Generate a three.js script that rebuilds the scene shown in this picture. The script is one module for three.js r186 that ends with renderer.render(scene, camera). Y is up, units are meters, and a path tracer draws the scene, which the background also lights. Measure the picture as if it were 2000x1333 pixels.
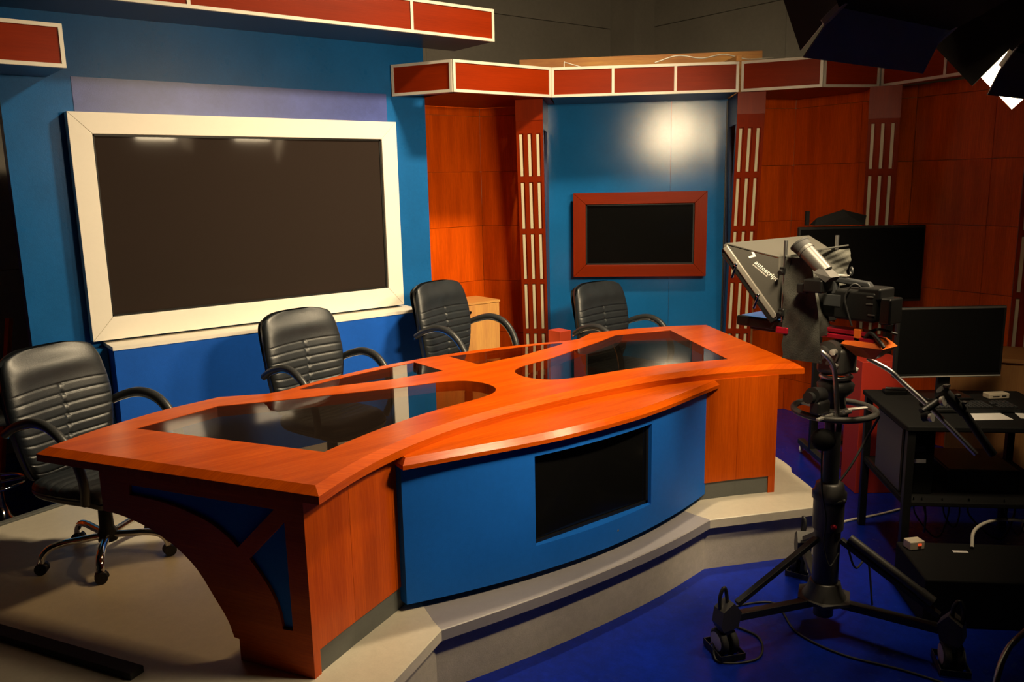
import * as THREE from 'three';
import { mergeGeometries } from 'three/addons/utils/BufferGeometryUtils.js';
import { RoundedBoxGeometry } from 'three/addons/geometries/RoundedBoxGeometry.js';
import { ConvexGeometry } from 'three/addons/geometries/ConvexGeometry.js';
import { RectAreaLightUniformsLib } from 'three/addons/lights/RectAreaLightUniformsLib.js';

// ------------------------------------------------------------------ camera, sky, light, exposure
const renderer = new THREE.WebGLRenderer({ antialias: true });
renderer.toneMapping = THREE.LinearToneMapping;
renderer.toneMappingExposure = 0.97;
renderer.shadowMap.enabled = true;
RectAreaLightUniformsLib.init();
const scene = new THREE.Scene();
scene.background = new THREE.Color(0x000000);
const camera = new THREE.PerspectiveCamera(2 * Math.atan(666.5 / 1607.55) * 180 / Math.PI, 2000 / 1333, 0.05, 60);
{
  const yaw = 37.907 * Math.PI / 180, pitch = 10.817 * Math.PI / 180, roll = -1.163 * Math.PI / 180;
  const f = new THREE.Vector3(Math.sin(yaw) * Math.cos(pitch), -Math.sin(pitch), -Math.cos(yaw) * Math.cos(pitch));
  const r = new THREE.Vector3(Math.cos(yaw), 0, Math.sin(yaw)), u = new THREE.Vector3().crossVectors(r, f);
  const R = r.clone().multiplyScalar(Math.cos(roll)).addScaledVector(u, Math.sin(roll));
  const U = r.clone().multiplyScalar(-Math.sin(roll)).addScaledVector(u, Math.cos(roll));
  camera.quaternion.setFromRotationMatrix(new THREE.Matrix4().makeBasis(R, U, f.clone().negate()));
  camera.position.set(0, 2.04, 0);
}
const LAMP = new THREE.Color().setRGB(1.0, 0.78, 0.48);     // tungsten
const LAMP_POWER = [240, 190, 680];
const FLOOR = -0.04, STAGE = 0.26;

// ------------------------------------------------------------------ helpers
let seed = 7;
const rnd = () => { seed = (seed * 1664525 + 1013904223) >>> 0; return seed / 4294967296; };
const used = new Map();
const numbered = n => { const k = used.get(n) ?? 0; used.set(n, k + 1); return k ? n + '_' + String(k).padStart(3, '0') : n; };
const V = (x, y, z) => new THREE.Vector3(x, y, z);
function thing(name, label, category, pos = [0, 0, 0], turn = 0, group) {
  const o = new THREE.Group(); o.name = numbered(name); scene.add(o);
  o.position.set(...pos); o.rotation.y = turn; o.userData = { label, category };
  if (group) o.userData.group = group;
  return o;
}
function part(name, geo, mat, parent, label) {
  const m = new THREE.Mesh(geo, mat); m.name = name; m.castShadow = m.receiveShadow = true;
  if (label) m.userData.label = label;
  parent.add(m); return m;
}
function single(name, geo, mat, label, category, group) {
  const m = part(numbered(name), geo, mat, scene); m.userData = { label, category }; if (group) m.userData.group = group; return m;
}
function struct(name, geo, mat) { const m = part(name, geo, mat, scene); m.userData.kind = 'structure'; return m; }
const flat = g => g.index ? g.toNonIndexed() : g;
function merge(list) {
  list = list.map(g => { g = flat(g); for (const k of Object.keys(g.attributes)) if (!['position', 'normal', 'uv'].includes(k)) g.deleteAttribute(k); if (!g.attributes.uv) g.setAttribute('uv', new THREE.BufferAttribute(new Float32Array(g.attributes.position.count * 2), 2)); g.clearGroups(); return g; });
  return mergeGeometries(list);
}
// uv in metres by box projection, u along the grain axis
function uvBox(g, grain = 0, du = 0, dv = 0) {
  g = flat(g); const p = g.attributes.position, n = p.count, uv = new Float32Array(n * 2);
  const a = V(), b = V(), c = V(), ab = V(), ac = V();
  for (let i = 0; i < n; i += 3) {
    a.fromBufferAttribute(p, i); b.fromBufferAttribute(p, i + 1); c.fromBufferAttribute(p, i + 2);
    const nn = ab.subVectors(b, a).cross(ac.subVectors(c, a)); const q = [Math.abs(nn.x), Math.abs(nn.y), Math.abs(nn.z)];
    const m = q.indexOf(Math.max(...q)); let ax = [0, 1, 2].filter(k => k !== m);
    if (ax[1] === grain) ax = [ax[1], ax[0]];
    [a, b, c].forEach((v, k) => { const w = [v.x, v.y, v.z]; uv[(i + k) * 2] = w[ax[0]] + du; uv[(i + k) * 2 + 1] = w[ax[1]] + dv; });
  }
  g.setAttribute('uv', new THREE.BufferAttribute(uv, 2)); return g;
}
const box = (w, h, d, x = 0, y = 0, z = 0) => new THREE.BoxGeometry(w, h, d).translate(x, y, z);
const rbox = (w, h, d, x = 0, y = 0, z = 0, r = 0.004, s = 2) => new RoundedBoxGeometry(w, h, d, s, Math.min(r, w / 2.01, h / 2.01, d / 2.01)).translate(x, y, z);
const span = (x0, x1, y0, y1, z0, z1, r = 0) => r ? rbox(x1 - x0, y1 - y0, z1 - z0, (x0 + x1) / 2, (y0 + y1) / 2, (z0 + z1) / 2, r) : box(x1 - x0, y1 - y0, z1 - z0, (x0 + x1) / 2, (y0 + y1) / 2, (z0 + z1) / 2);
const cyl = (r0, r1, h, x = 0, y = 0, z = 0, n = 24) => new THREE.CylinderGeometry(r1, r0, h, n).translate(x, y, z);
function rod(a, b, r, n = 14, r2 = r) {
  const A = V(...a), B = V(...b), d = B.clone().sub(A), g = new THREE.CylinderGeometry(r2, r, d.length(), n);
  g.applyQuaternion(new THREE.Quaternion().setFromUnitVectors(V(0, 1, 0), d.clone().normalize())); return g.translate(...A.add(B).multiplyScalar(0.5).toArray());
}
function beam(a, b, w, h, r = 0.003) {           // rectangular bar from a to b, h is its upright side
  const A = V(...a), B = V(...b), d = B.clone().sub(A), g = new RoundedBoxGeometry(w, h, d.length(), 1, Math.min(r, w / 3, h / 3));
  const m = new THREE.Matrix4().lookAt(B, A, V(0, 1, 0)); g.applyMatrix4(m); return g.translate(...A.add(B).multiplyScalar(0.5).toArray());
}
function tube(pts, r, seg = 40, n = 10, closed = false) { return new THREE.TubeGeometry(new THREE.CatmullRomCurve3(pts.map(p => V(...p)), closed, 'centripetal'), seg, r, n, closed); }
const lathe = (pts, n = 32) => new THREE.LatheGeometry(pts.map(p => new THREE.Vector2(...p)), n);
// plan shapes: points are [x, z]; the shape plane is (x, -z)
function planShape(pts, holes = []) {
  const s = new THREE.Shape(pts.map(p => new THREE.Vector2(p[0], -p[1])));
  for (const h of holes) s.holes.push(new THREE.Path(h.map(p => new THREE.Vector2(p[0], -p[1]))));
  return s;
}
function prism(pts, y0, y1, holes = []) {
  const g = new THREE.ExtrudeGeometry(planShape(pts, holes), { depth: y1 - y0, bevelEnabled: false, curveSegments: 1 });
  return g.rotateX(-Math.PI / 2).translate(0, y0, 0);
}
function area(pts) { let a = 0; pts.forEach((p, i) => { const q = pts[(i + 1) % pts.length]; a += p[0] * q[1] - q[0] * p[1]; }); return a / 2; }
function offset(pts, d) {                         // outward offset of a closed polygon
  const s = area(pts) > 0 ? 1 : -1, n = pts.length;
  return pts.map((p, i) => {
    const a = pts[(i + n - 1) % n], b = pts[(i + 1) % n];
    let e0 = [p[0] - a[0], p[1] - a[1]], e1 = [b[0] - p[0], b[1] - p[1]]; const l0 = Math.hypot(...e0), l1 = Math.hypot(...e1);
    const n0 = [e0[1] / l0 * s, -e0[0] / l0 * s], n1 = [e1[1] / l1 * s, -e1[0] / l1 * s];
    const m = [n0[0] + n1[0], n0[1] + n1[1]], k = Math.max(0.35, (m[0] * m[0] + m[1] * m[1]) / 2);
    return [p[0] + m[0] * d / k, p[1] + m[1] * d / k];
  });
}
function strip(p0, y0, p1, y1) {                  // wall between two closed rings of equal length
  const pos = [], n = p0.length;
  for (let i = 0; i < n; i++) {
    const j = (i + 1) % n, a = [p0[i][0], y0, p0[i][1]], b = [p0[j][0], y0, p0[j][1]], c = [p1[j][0], y1, p1[j][1]], d = [p1[i][0], y1, p1[i][1]];
    pos.push(...a, ...b, ...c, ...a, ...c, ...d);
  }
  const g = new THREE.BufferGeometry(); g.setAttribute('position', new THREE.BufferAttribute(new Float32Array(pos), 3)); g.computeVertexNormals(); return g;
}
function slab(pts, yTop, chamferOut, chamferDrop, edge, holes = []) {   // board with a sloping upper edge
  const o = offset(pts, chamferOut), y1 = yTop - chamferDrop, y2 = y1 - edge;
  const ccw = area(pts) > 0 ? [pts, o] : [[...pts].reverse(), [...o].reverse()];
  const top = new THREE.ShapeGeometry(planShape(pts, holes)).rotateX(-Math.PI / 2).translate(0, yTop, 0);
  const bot = new THREE.ShapeGeometry(planShape(o, holes)).rotateX(Math.PI / 2); bot.scale(1, 1, -1); flip(bot); bot.translate(0, y2, 0);
  const list = [top, bot, flip(strip(ccw[0], yTop, ccw[1], y1)), flip(strip(ccw[1], y1, ccw[1], y2))];
  for (const h of holes) list.push(strip(area(h) > 0 ? h : [...h].reverse(), yTop, area(h) > 0 ? h : [...h].reverse(), y2));
  return merge(list);
}
function flip(g) {
  if (g.index) { const a = g.index.array; for (let i = 0; i < a.length; i += 3) { const t = a[i]; a[i] = a[i + 1]; a[i + 1] = t; } }
  else { const p = g.attributes.position.array; for (let i = 0; i < p.length; i += 9) for (let k = 0; k < 3; k++) { const t = p[i + k]; p[i + k] = p[i + 3 + k]; p[i + 3 + k] = t; } }
  g.computeVertexNormals(); return g;
}
const spline = (pts, n) => { const c = new THREE.CatmullRomCurve3(pts.map(p => V(p[0], 0, p[1])), false, 'centripetal'); return Array.from({ length: n + 1 }, (_, i) => { const q = c.getPoint(i / n); return [q.x, q.z]; }); };
const mirror = pts => pts.map(p => [-p[0], p[1]]).reverse();

// ------------------------------------------------------------------ textures (grain, weave, scuffs: matter only)
function noise2(w, h, cx, cy) {                   // tiling value noise
  const g = new Float32Array(cx * cy).map(() => rnd()), out = new Float32Array(w * h);
  for (let y = 0; y < h; y++) for (let x = 0; x < w; x++) {
    const fx = x / w * cx, fy = y / h * cy, x0 = Math.floor(fx), y0 = Math.floor(fy), tx = fx - x0, ty = fy - y0;
    const sx = tx * tx * (3 - 2 * tx), sy = ty * ty * (3 - 2 * ty), a = (i, j) => g[((y0 + j) % cy) * cx + (x0 + i) % cx];
    out[y * w + x] = (a(0, 0) * (1 - sx) + a(1, 0) * sx) * (1 - sy) + (a(0, 1) * (1 - sx) + a(1, 1) * sx) * sy;
  }
  return out;
}
function tex(w, h, fn, { srgb = true, rx = 1, ry = 1 } = {}) {
  const d = new Uint8Array(w * h * 4);
  for (let i = 0; i < w * h; i++) { const c = fn(i); for (let k = 0; k < 3; k++) d[i * 4 + k] = Math.max(0, Math.min(255, c[k])); d[i * 4 + 3] = 255; }
  const t = new THREE.DataTexture(d, w, h); t.wrapS = t.wrapT = THREE.RepeatWrapping; t.magFilter = THREE.LinearFilter; t.minFilter = THREE.LinearMipmapLinearFilter; t.generateMipmaps = true;
  if (srgb) t.colorSpace = THREE.SRGBColorSpace; t.repeat.set(rx, ry); t.needsUpdate = true; return t;
}
const W = 1024, H = 512;
const gr1 = noise2(W, H, 6, 180), gr2 = noise2(W, H, 24, 256), gr3 = noise2(W, H, 3, 14), gr4 = noise2(W, H, 60, 120);
const woodTex = (base, amp) => tex(W, H, i => { const k = 1 + amp * ((gr1[i] - 0.5) * 0.5 + (gr2[i] - 0.5) * 0.45 + (gr3[i] - 0.5) * 0.7 + (gr4[i] - 0.5) * 0.12); return [base[0] * k, base[1] * k * (0.5 + 0.5 * k), base[2] * k]; }, { rx: 1 / 1.1, ry: 1 / 0.55 });
const woodBump = tex(W, H, i => { const v = 255 * (gr1[i] * 0.4 + gr2[i] * 0.6); return [v, v, v]; }, { srgb: false, rx: 1 / 1.1, ry: 1 / 0.55 });
const sp1 = noise2(512, 512, 8, 8), sp2 = noise2(512, 512, 64, 64), sp3 = noise2(512, 512, 256, 256);
const mottle = (base, amp, scale = 1) => tex(512, 512, i => { const k = 1 + amp * ((sp1[i] - 0.5) + (sp2[i] - 0.5) * 0.6 + (sp3[i] - 0.5) * 0.5); return base.map(v => v * k); }, { rx: scale, ry: scale });
const grainBump = tex(512, 512, i => { const v = 255 * (0.35 * sp2[i] + 0.65 * sp3[i]); return [v, v, v]; }, { srgb: false, rx: 4, ry: 4 });
const roughTex = (lo, hi, scale) => tex(512, 512, i => { const v = 255 * (lo + (hi - lo) * (0.6 * sp1[i] + 0.4 * sp2[i])); return [v, v, v]; }, { srgb: false, rx: scale, ry: scale });

// ------------------------------------------------------------------ materials
const std = o => new THREE.MeshStandardMaterial(o);
const phy = o => new THREE.MeshPhysicalMaterial(o);
const lin = (r, g, b) => new THREE.Color().setRGB(r, g, b);
const M = {};
M.wood = phy({ map: woodTex([184, 74, 6], 0.16), bumpMap: woodBump, bumpScale: 0.00012, roughness: 0.26, specularIntensity: 0.42 });
M.woodWall = phy({ map: woodTex([194, 74, 5], 0.2), bumpMap: woodBump, bumpScale: 0.0002, roughness: 0.3, specularIntensity: 0.28 });
M.woodTrim = phy({ map: woodTex([118, 33, 3], 0.12), bumpMap: woodBump, bumpScale: 0.00015, roughness: 0.36, specularIntensity: 0.2 });
M.maple = phy({ map: woodTex([205, 150, 84], 0.12), bumpMap: woodBump, bumpScale: 0.0001, roughness: 0.5 });
M.ply = std({ map: woodTex([170, 118, 66], 0.2), roughness: 0.8 });
M.blueWall = phy({ map: mottle([24, 90, 152], 0.07, 0.9), roughness: 0.34, specularIntensity: 0.3, roughnessMap: roughTex(0.75, 1, 1), bumpMap: grainBump, bumpScale: 0.0003 });
M.bluePanel = phy({ map: mottle([24, 100, 164], 0.05, 0.9), roughness: 0.15, specularIntensity: 1.0, roughnessMap: roughTex(0.8, 1, 1), bumpMap: grainBump, bumpScale: 0.00015 });
M.blueBox = phy({ specularIntensity: 0.3, map: mottle([22, 84, 184], 0.05, 0.9), roughness: 0.5, bumpMap: grainBump, bumpScale: 0.0003 });
M.blueDesk = phy({ specularIntensity: 0.3, map: mottle([24, 100, 200], 0.04, 0.9), roughness: 0.5, bumpMap: grainBump, bumpScale: 0.0002 });
M.violet = phy({ map: mottle([62, 74, 138], 0.12, 0.7), roughness: 0.33, bumpMap: grainBump, bumpScale: 0.0003 });
M.blueDark = phy({ color: lin(0.03, 0.045, 0.11), roughness: 0.32 });
M.floor = phy({ map: mottle([12, 34, 136], 0.18, 0.5), specularIntensity: 0.4, roughness: 0.3, roughnessMap: roughTex(0.6, 1, 0.6), bumpMap: grainBump, bumpScale: 0.0003 });
M.stage = std({ map: mottle([192, 184, 166], 0.05, 0.6), roughness: 0.42, roughnessMap: roughTex(0.75, 1, 0.8), bumpMap: grainBump, bumpScale: 0.0003 });
M.riser = std({ map: mottle([176, 168, 152], 0.09, 0.6), roughness: 0.7, bumpMap: grainBump, bumpScale: 0.0005 });
M.ledge = std({ map: mottle([142, 138, 140], 0.04, 0.6), roughness: 0.42 });
M.plinth = std({ map: mottle([92, 94, 90], 0.06, 0.6), roughness: 0.6 });
M.trim = std({ color: lin(0.56, 0.53, 0.46), roughness: 0.42, metalness: 0.15 });
M.frame = std({ map: mottle([232, 226, 214], 0.012, 0.8), roughness: 0.5 });
M.slat = std({ color: lin(0.56, 0.52, 0.36), roughness: 0.55 });
M.screen = phy({ color: lin(0.026, 0.019, 0.016), roughness: 0.06, specularIntensity: 0.11 });
M.screenDark = phy({ color: lin(0.004, 0.004, 0.004), roughness: 0.12, specularIntensity: 0.5 });
M.black = phy({ color: lin(0.007, 0.007, 0.007), roughness: 0.45, specularIntensity: 0.6 });
M.blackGloss = phy({ color: lin(0.01, 0.01, 0.01), roughness: 0.2 });
M.blackMatt = phy({ color: lin(0.005, 0.005, 0.005), roughness: 0.8, specularIntensity: 0.4 });
M.rubber = std({ color: lin(0.02, 0.02, 0.02), roughness: 0.75 });
M.glass = phy({ color: lin(0.6, 0.54, 0.46), roughness: 0.02, transmission: 1, thickness: 0, ior: 1.5 });
M.leather = phy({ map: mottle([34, 39, 44], 0.14, 3), roughness: 0.4, bumpMap: grainBump, bumpScale: 0.0006, specularIntensity: 1.0, clearcoat: 0.25, clearcoatRoughness: 0.32 });
M.plastic = std({ color: lin(0.03, 0.032, 0.034), roughness: 0.38 });
M.chrome = std({ color: lin(0.75, 0.75, 0.75), roughness: 0.08, metalness: 1 });
M.steel = std({ color: lin(0.5, 0.5, 0.5), roughness: 0.32, metalness: 1 });
M.greyMetal = std({ color: lin(0.075, 0.072, 0.068), roughness: 0.42, metalness: 0.3 });
M.darkMetal = std({ color: lin(0.03, 0.03, 0.03), roughness: 0.45, metalness: 0.3 });
M.silver = std({ color: lin(0.6, 0.58, 0.54), roughness: 0.4, metalness: 0.5 });
M.doorInside = std({ color: lin(0.7, 0.66, 0.62), roughness: 0.55 });
M.barGrey = std({ color: lin(0.2, 0.185, 0.16), roughness: 0.4, metalness: 0.3 });
M.wheel = std({ color: lin(0.62, 0.6, 0.6), roughness: 0.55 });
M.orange = std({ color: lin(0.8, 0.15, 0.015), roughness: 0.42 });
M.orangeBox = std({ color: lin(0.85, 0.1, 0.03), roughness: 0.5 });
M.redBox = std({ color: lin(0.42, 0.025, 0.01), roughness: 0.55 });
M.redMetal = std({ color: lin(0.5, 0.015, 0.04), roughness: 0.35, metalness: 0.5 });
M.hood = std({ map: mottle([62, 60, 55], 0.1, 2), roughness: 0.55, bumpMap: grainBump, bumpScale: 0.0006 });
M.cloth = std({ map: mottle([62, 62, 56], 0.2, 3), roughness: 0.7, bumpMap: grainBump, bumpScale: 0.002 });
M.paper = std({ color: lin(0.75, 0.72, 0.7), roughness: 0.9 });
M.cableDark = std({ color: lin(0.015, 0.015, 0.015), roughness: 0.6 });
M.cablePale = std({ color: lin(0.6, 0.56, 0.48), roughness: 0.6 });
M.greyWall = std({ map: mottle([192, 186, 174], 0.05, 0.5), roughness: 0.85, bumpMap: grainBump, bumpScale: 0.001 });
M.darkWall = std({ color: lin(0.02, 0.02, 0.022), roughness: 0.9 });
M.beige = std({ color: lin(0.5, 0.44, 0.34), roughness: 0.6 });
M.stoolTop = std({ color: lin(0.18, 0.15, 0.12), roughness: 0.6 });
M.brown = std({ map: woodTex([150, 104, 56], 0.1), roughness: 0.6 });
M.bluePrompt = std({ color: lin(0.05, 0.1, 0.16), emissive: lin(0.12, 0.32, 0.6), emissiveIntensity: 0.5, roughness: 0.2 });
M.led = std({ color: lin(0.4, 0.02, 0.01), emissive: lin(1, 0.1, 0.02), emissiveIntensity: 0.6 });
M.lampGlow = std({ color: lin(0.9, 0.85, 0.75), emissive: LAMP, emissiveIntensity: 9, roughness: 0.5 });
M.reflector = std({ color: lin(0.7, 0.68, 0.62), roughness: 0.3, metalness: 0.6 });

// ------------------------------------------------------------------ room shell
const RX0 = -3.2, RX1 = 7.9, RZ0 = -7.6, RZ1 = 3.4, CEIL = 5.4;
struct('floor', uvBox(span(RX0 - 0.2, RX1 + 0.2, FLOOR - 0.2, FLOOR, RZ0 - 0.2, RZ1 + 0.2)), M.floor);
struct('ceiling', span(RX0 - 0.2, RX1 + 0.2, CEIL, CEIL + 0.2, RZ0 - 0.2, RZ1 + 0.2), M.darkWall);
function panelledWall(name, A, B, mat) {           // acoustic boards in two courses with recessed joints
  const L = Math.hypot(B[0] - A[0], B[1] - A[1]);
  const w = struct(name, uvBox(box(L, CEIL - FLOOR, 0.16, L / 2, (CEIL + FLOOR) / 2, -0.13)), mat); w.position.set(A[0], 0, A[1]); w.rotation.y = -Math.atan2(B[1] - A[1], B[0] - A[0]);
  const ys = [FLOOR, 1.45, 2.65, 3.88, CEIL]; const n = Math.max(2, Math.round(L / 2.4));
  for (let r = 0; r < ys.length - 1; r++) for (let k = 0; k < n; k++)
    part('board', uvBox(span(k * L / n + 0.003, (k + 1) * L / n - 0.003, ys[r] + 0.004, ys[r + 1] - 0.004, -0.05, 0), 0, k * 0.37, r * 0.21), mat, w);
  return w;
}
panelledWall('wall_back', [RX0, RZ0], [7.55, RZ0], M.greyWall);
panelledWall('wall_right', [RX1, RZ0 + 0.05], [RX1, RZ1], M.greyWall);
struct('wall_left', span(RX0 - 0.2, RX0, FLOOR, CEIL, RZ0, RZ1), M.darkWall);
struct('wall_front', span(RX0, RX1, FLOOR, CEIL, RZ1, RZ1 + 0.2), M.darkWall);
struct('wall_pillar', uvBox(span(7.55, 7.9, FLOOR, CEIL, RZ0 - 0.05, -7.2)), M.greyWall);

// ------------------------------------------------------------------ stage platform
{
  const t = thing('stage_platform', 'low beige stage platform carrying the news desk and chairs', 'platform', [0, FLOOR, 0]);
  const y1 = STAGE - FLOOR;
  const ledgeFront = spline([[1.643, -2.622], [1.93, -2.593], [2.277, -2.57], [2.723, -2.567], [3.05, -2.585], [3.354, -2.623]], 24);
  const outline = [[0.83, -2.165], [1.643, -2.622], [1.655, -2.70], [1.72, -2.95], [3.35, -2.95], [3.345, -2.72], [3.354, -2.623], [4.03, -2.31], [4.315, -2.765], [4.385, -2.815], [4.44, -2.9], [4.49, -3.0], [5.05, -4.0], [5.0, -4.95], [4.6, -5.35], [3.2, -5.45], [0.92, -5.24], [-0.72, -4.70]];
  part('deck', uvBox(slab(outline, y1, 0.004, 0.004, 0.046)), M.stage, t);
  const ledge = [...ledgeFront, [3.343, -2.72], [3.348, -2.947], [1.722, -2.947], [1.657, -2.70]];
  part('ledge', uvBox(slab(ledge, y1 - 0.001, 0.004, 0.004, 0.046)), M.ledge, t, 'grey curved ledge under the blue desk front');
  const body = [[0.83, -2.165], ...ledgeFront, [4.03, -2.31], [4.315, -2.765], [4.44, -2.9], [4.49, -3.0], [5.05, -4.0], [5.0, -4.95], [4.6, -5.35], [3.2, -5.45], [0.92, -5.24], [-0.72, -4.70]];
  part('riser', uvBox(prism(offset(body, -0.032), 0, y1 - 0.05)), M.riser, t);
  part('back_edge_strip', uvBox(beam([-0.5, y1 + 0.004, -4.80], [0.95, y1 + 0.004, -5.275], 0.045, 0.014)), M.plinth, t);
  const bar = thing('rubber_edge_bar', 'black rubber bar lying along the left edge of the stage', 'edging', [0.205, STAGE, -3.79], 0);
  part('bar', uvBox(beam([-0.28, 0.014, -0.53], [0.386, 0.014, 0.715], 0.062, 0.028)), M.rubber, bar);
}

// ------------------------------------------------------------------ set walls
// blue wall with the big screen
{
  const t = thing('blue_set_wall', 'tall blue painted wall carrying the large white framed screen', 'set wall', [2.1, FLOOR, -5.5]);
  part('wall_board', uvBox(span(-1.4, 1.39, 0, 3.1, -0.12, 0)), M.blueWall, t);
  part('upper_panel', uvBox(span(-1.03, 1.055, 2.5, 2.745, -0.01, 0.004)), M.violet, t, 'violet blue scuffed panel above the screen');
  part('skirting', uvBox(span(-1.4, -1.02, 0, 1.14, 0, 0.1)), M.blueWall, t);
  const b = thing('ledge_cabinet', 'blue low cabinet with pale top board below the large screen', 'cabinet', [2.16, STAGE, -5.38]);
  part('body', uvBox(span(-1.075, 1.07, 0, 0.85, -0.118, 0.126)), M.blueBox, b);
  part('top_board', uvBox(span(-1.08, 1.075, 0.85, 0.872, -0.118, 0.13)), M.frame, b);
}
function screenUnit(name, label, category, pos, turn, outer, inner, zf, zb, frameMat, screenMat, glassZ) {
  const t = thing(name, label, category, pos, turn);
  const [a0, a1, b0, b1] = outer, [c0, c1, d0, d1] = inner, g = 0.0012;
  const bars = [[[a0, b1], [a1, b1], [c1, d1], [c0, d1]], [[a0, b0], [c0, d0], [c1, d0], [a1, b0]], [[a0, b0], [a0, b1], [c0, d1], [c0, d0]], [[a1, b0], [c1, d0], [c1, d1], [a1, b1]]];
  bars.forEach((q, i) => {
    const s = new THREE.Shape(q.map(p => new THREE.Vector2(...p)));
    const e = new THREE.ExtrudeGeometry(s, { depth: zf - zb - 0.008, bevelEnabled: true, bevelThickness: 0.004, bevelSize: 0.003, bevelOffset: -0.003 - g * 0.3, bevelSegments: 2 }).translate(0, 0, zb + 0.004);
    part('frame_bar', uvBox(e, i < 2 ? 0 : 1, i * 0.31, i * 0.17), frameMat, t);
  });
  const bw = 0.012;
  part('bezel', merge([span(c0 - 0.01, c1 + 0.01, d1 - bw, d1 + 0.01, glassZ, glassZ + 0.006), span(c0 - 0.01, c1 + 0.01, d0 - 0.01, d0 + bw, glassZ, glassZ + 0.006), span(c0 - 0.01, c0 + bw, d0, d1, glassZ, glassZ + 0.006), span(c1 - bw, c1 + 0.01, d0, d1, glassZ, glassZ + 0.006)]), M.black, t);
  part('screen', span(c0 - 0.01, c1 + 0.01, d0 - 0.01, d1 + 0.01, glassZ - 0.02, glassZ), screenMat, t);
  return t;
}
screenUnit('wall_screen', 'very large dark screen in a wide white frame on the blue wall', 'screen', [2.1, 1.15, -5.5], 0, [-1.088, 1.084, 0, 1.352], [-0.964, 0.958, 0.139, 1.227], 0.08, 0.0, M.frame, M.screen, 0.055);

// cornice boxes: wooden panels in pale strips
function cornice(label, A, B, y0, y1, n, depth, soffitMat, opts = {}) {
  const L = Math.hypot(B[0] - A[0], B[1] - A[1]);
  const t = thing('cornice_box', label, 'cornice', [A[0], y0, A[1]], -Math.atan2(B[1] - A[1], B[0] - A[0]), 'wooden cornice boxes above the set');
  const h = y1 - y0, w = 0.02;
  part('carcass', uvBox(span(0.002, L - 0.002, 0.002, h - 0.002, -depth, -0.012)), soffitMat, t);
  part('trim_strip', span(0, L, h - w, h, -0.02, 0.003), M.trim, t); part('trim_strip', span(0, L, 0, w, -0.02, 0.003), M.trim, t);
  const cuts = opts.cuts ?? Array.from({ length: n + 1 }, (_, k) => k / n);
  cuts.forEach((c, k) => { const x = Math.max(w / 2, Math.min(L - w / 2, c * L)); part('trim_strip', span(x - w / 2, x + w / 2, w, h - w, -0.02, 0.003), M.trim, t); });
  for (let k = 0; k + 1 < cuts.length; k++) {
    const x0 = Math.max(w, cuts[k] * L + w / 2), x1 = Math.min(L - w, cuts[k + 1] * L - w / 2);
    part('panel', uvBox(span(x0, x1, w, h - w, -0.018, -0.003), 0, rnd() * 3, rnd() * 3), M.woodTrim, t);
  }
  return t;
}
const C0 = 2.69, C1 = 2.912;
cornice('long wooden cornice box over the large screen, highest of all', [-0.35, -4.99], [3.78, -4.99], 3.053, 3.275, 0, 0.51, M.blueDark, { cuts: [0, 0.121, 0.477, 0.833, 1] });
cornice('short wooden cornice box at the left end of the blue wall', [0.1, -4.99], [0.965, -5.03], C0, C1, 1, 0.46, M.blueDark);
cornice('wooden cornice box between blue wall and first slatted column, one long panel', [3.43, -5.02], [4.325, -5.0], C0, C1, 1, 0.12, M.woodTrim);
cornice('dark end return of the cornice against the blue wall', [3.20, -5.485], [3.425, -5.03], C0, C1, 1, 0.1, M.blueDark);
cornice('three panel wooden cornice box over the small framed television', [4.33, -5.0], [5.36, -4.03], C0, C1, 3, 0.63, M.blueDark);
cornice('dim wooden cornice box right of the three panel one', [5.375, -4.02], [5.654, -3.512], C0, C1, 1, 0.1, M.woodTrim);
cornice('short recessed wooden cornice box behind the hanging lamp', [5.67, -3.515], [6.075, -3.307], C0, C1, 1, 0.1, M.woodTrim);
cornice('dark wooden cornice box running to the right edge of the view', [6.07, -3.29], [5.60, -1.7], C0, C1, 3, 0.1, M.woodTrim);
single('soffit_board', uvBox(prism([[3.5, -6.0], [4.39, -6.02], [4.75, -5.45], [4.36, -5.06], [3.47, -5.09]], 2.694, 2.712), 0), M.woodTrim, 'wooden soffit board under the cornice beside the blue wall', 'soffit');
single('soffit_board', uvBox(prism([[5.45, -4.02], [5.82, -4.42], [6.4, -4.2], [6.36, -3.6], [6.1, -3.36], [5.70, -3.56]], 2.694, 2.712), 0), M.woodTrim, 'wooden soffit board right of the small television recess', 'soffit');

// wood panelled walls
const ROWS = [FLOOR, 0.25, 0.715, 1.185, 1.675, 2.15, 2.625, 2.72];
function woodWall(label, facets) {
  const t = thing('wood_panel_wall', label, 'set wall', [facets[0][0], FLOOR, facets[0][1]]);
  for (let f = 0; f + 1 < facets.length; f++) {
    const A = facets[f], B = facets[f + 1], L = Math.hypot(B[0] - A[0], B[1] - A[1]), rot = -Math.atan2(B[1] - A[1], B[0] - A[0]);
    const put = g => g.rotateY(rot).translate(A[0] - facets[0][0], 0, A[1] - facets[0][1]);
    part('backing', put(span(0, L, 0, 2.75, -0.06, -0.02)), M.ply, t);
    const n = Math.max(1, Math.round(L / 0.75));
    for (let k = 0; k < n; k++) for (let r = 0; r + 1 < ROWS.length; r++)
      part('wood_panel', put(uvBox(span(k * L / n + 0.0015, (k + 1) * L / n - 0.0015, ROWS[r] - FLOOR + 0.0015, ROWS[r + 1] - FLOOR - 0.0015, -0.02, (r * 7 + k * 3) % 3 * 0.0006), 1, rnd() * 4, rnd() * 4)), M.woodWall, t);
  }
}
woodWall('cherry panelled wall between blue wall and first slatted column', [[3.2, -6.03], [4.40, -6.05], [4.68, -5.58]]);
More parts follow.
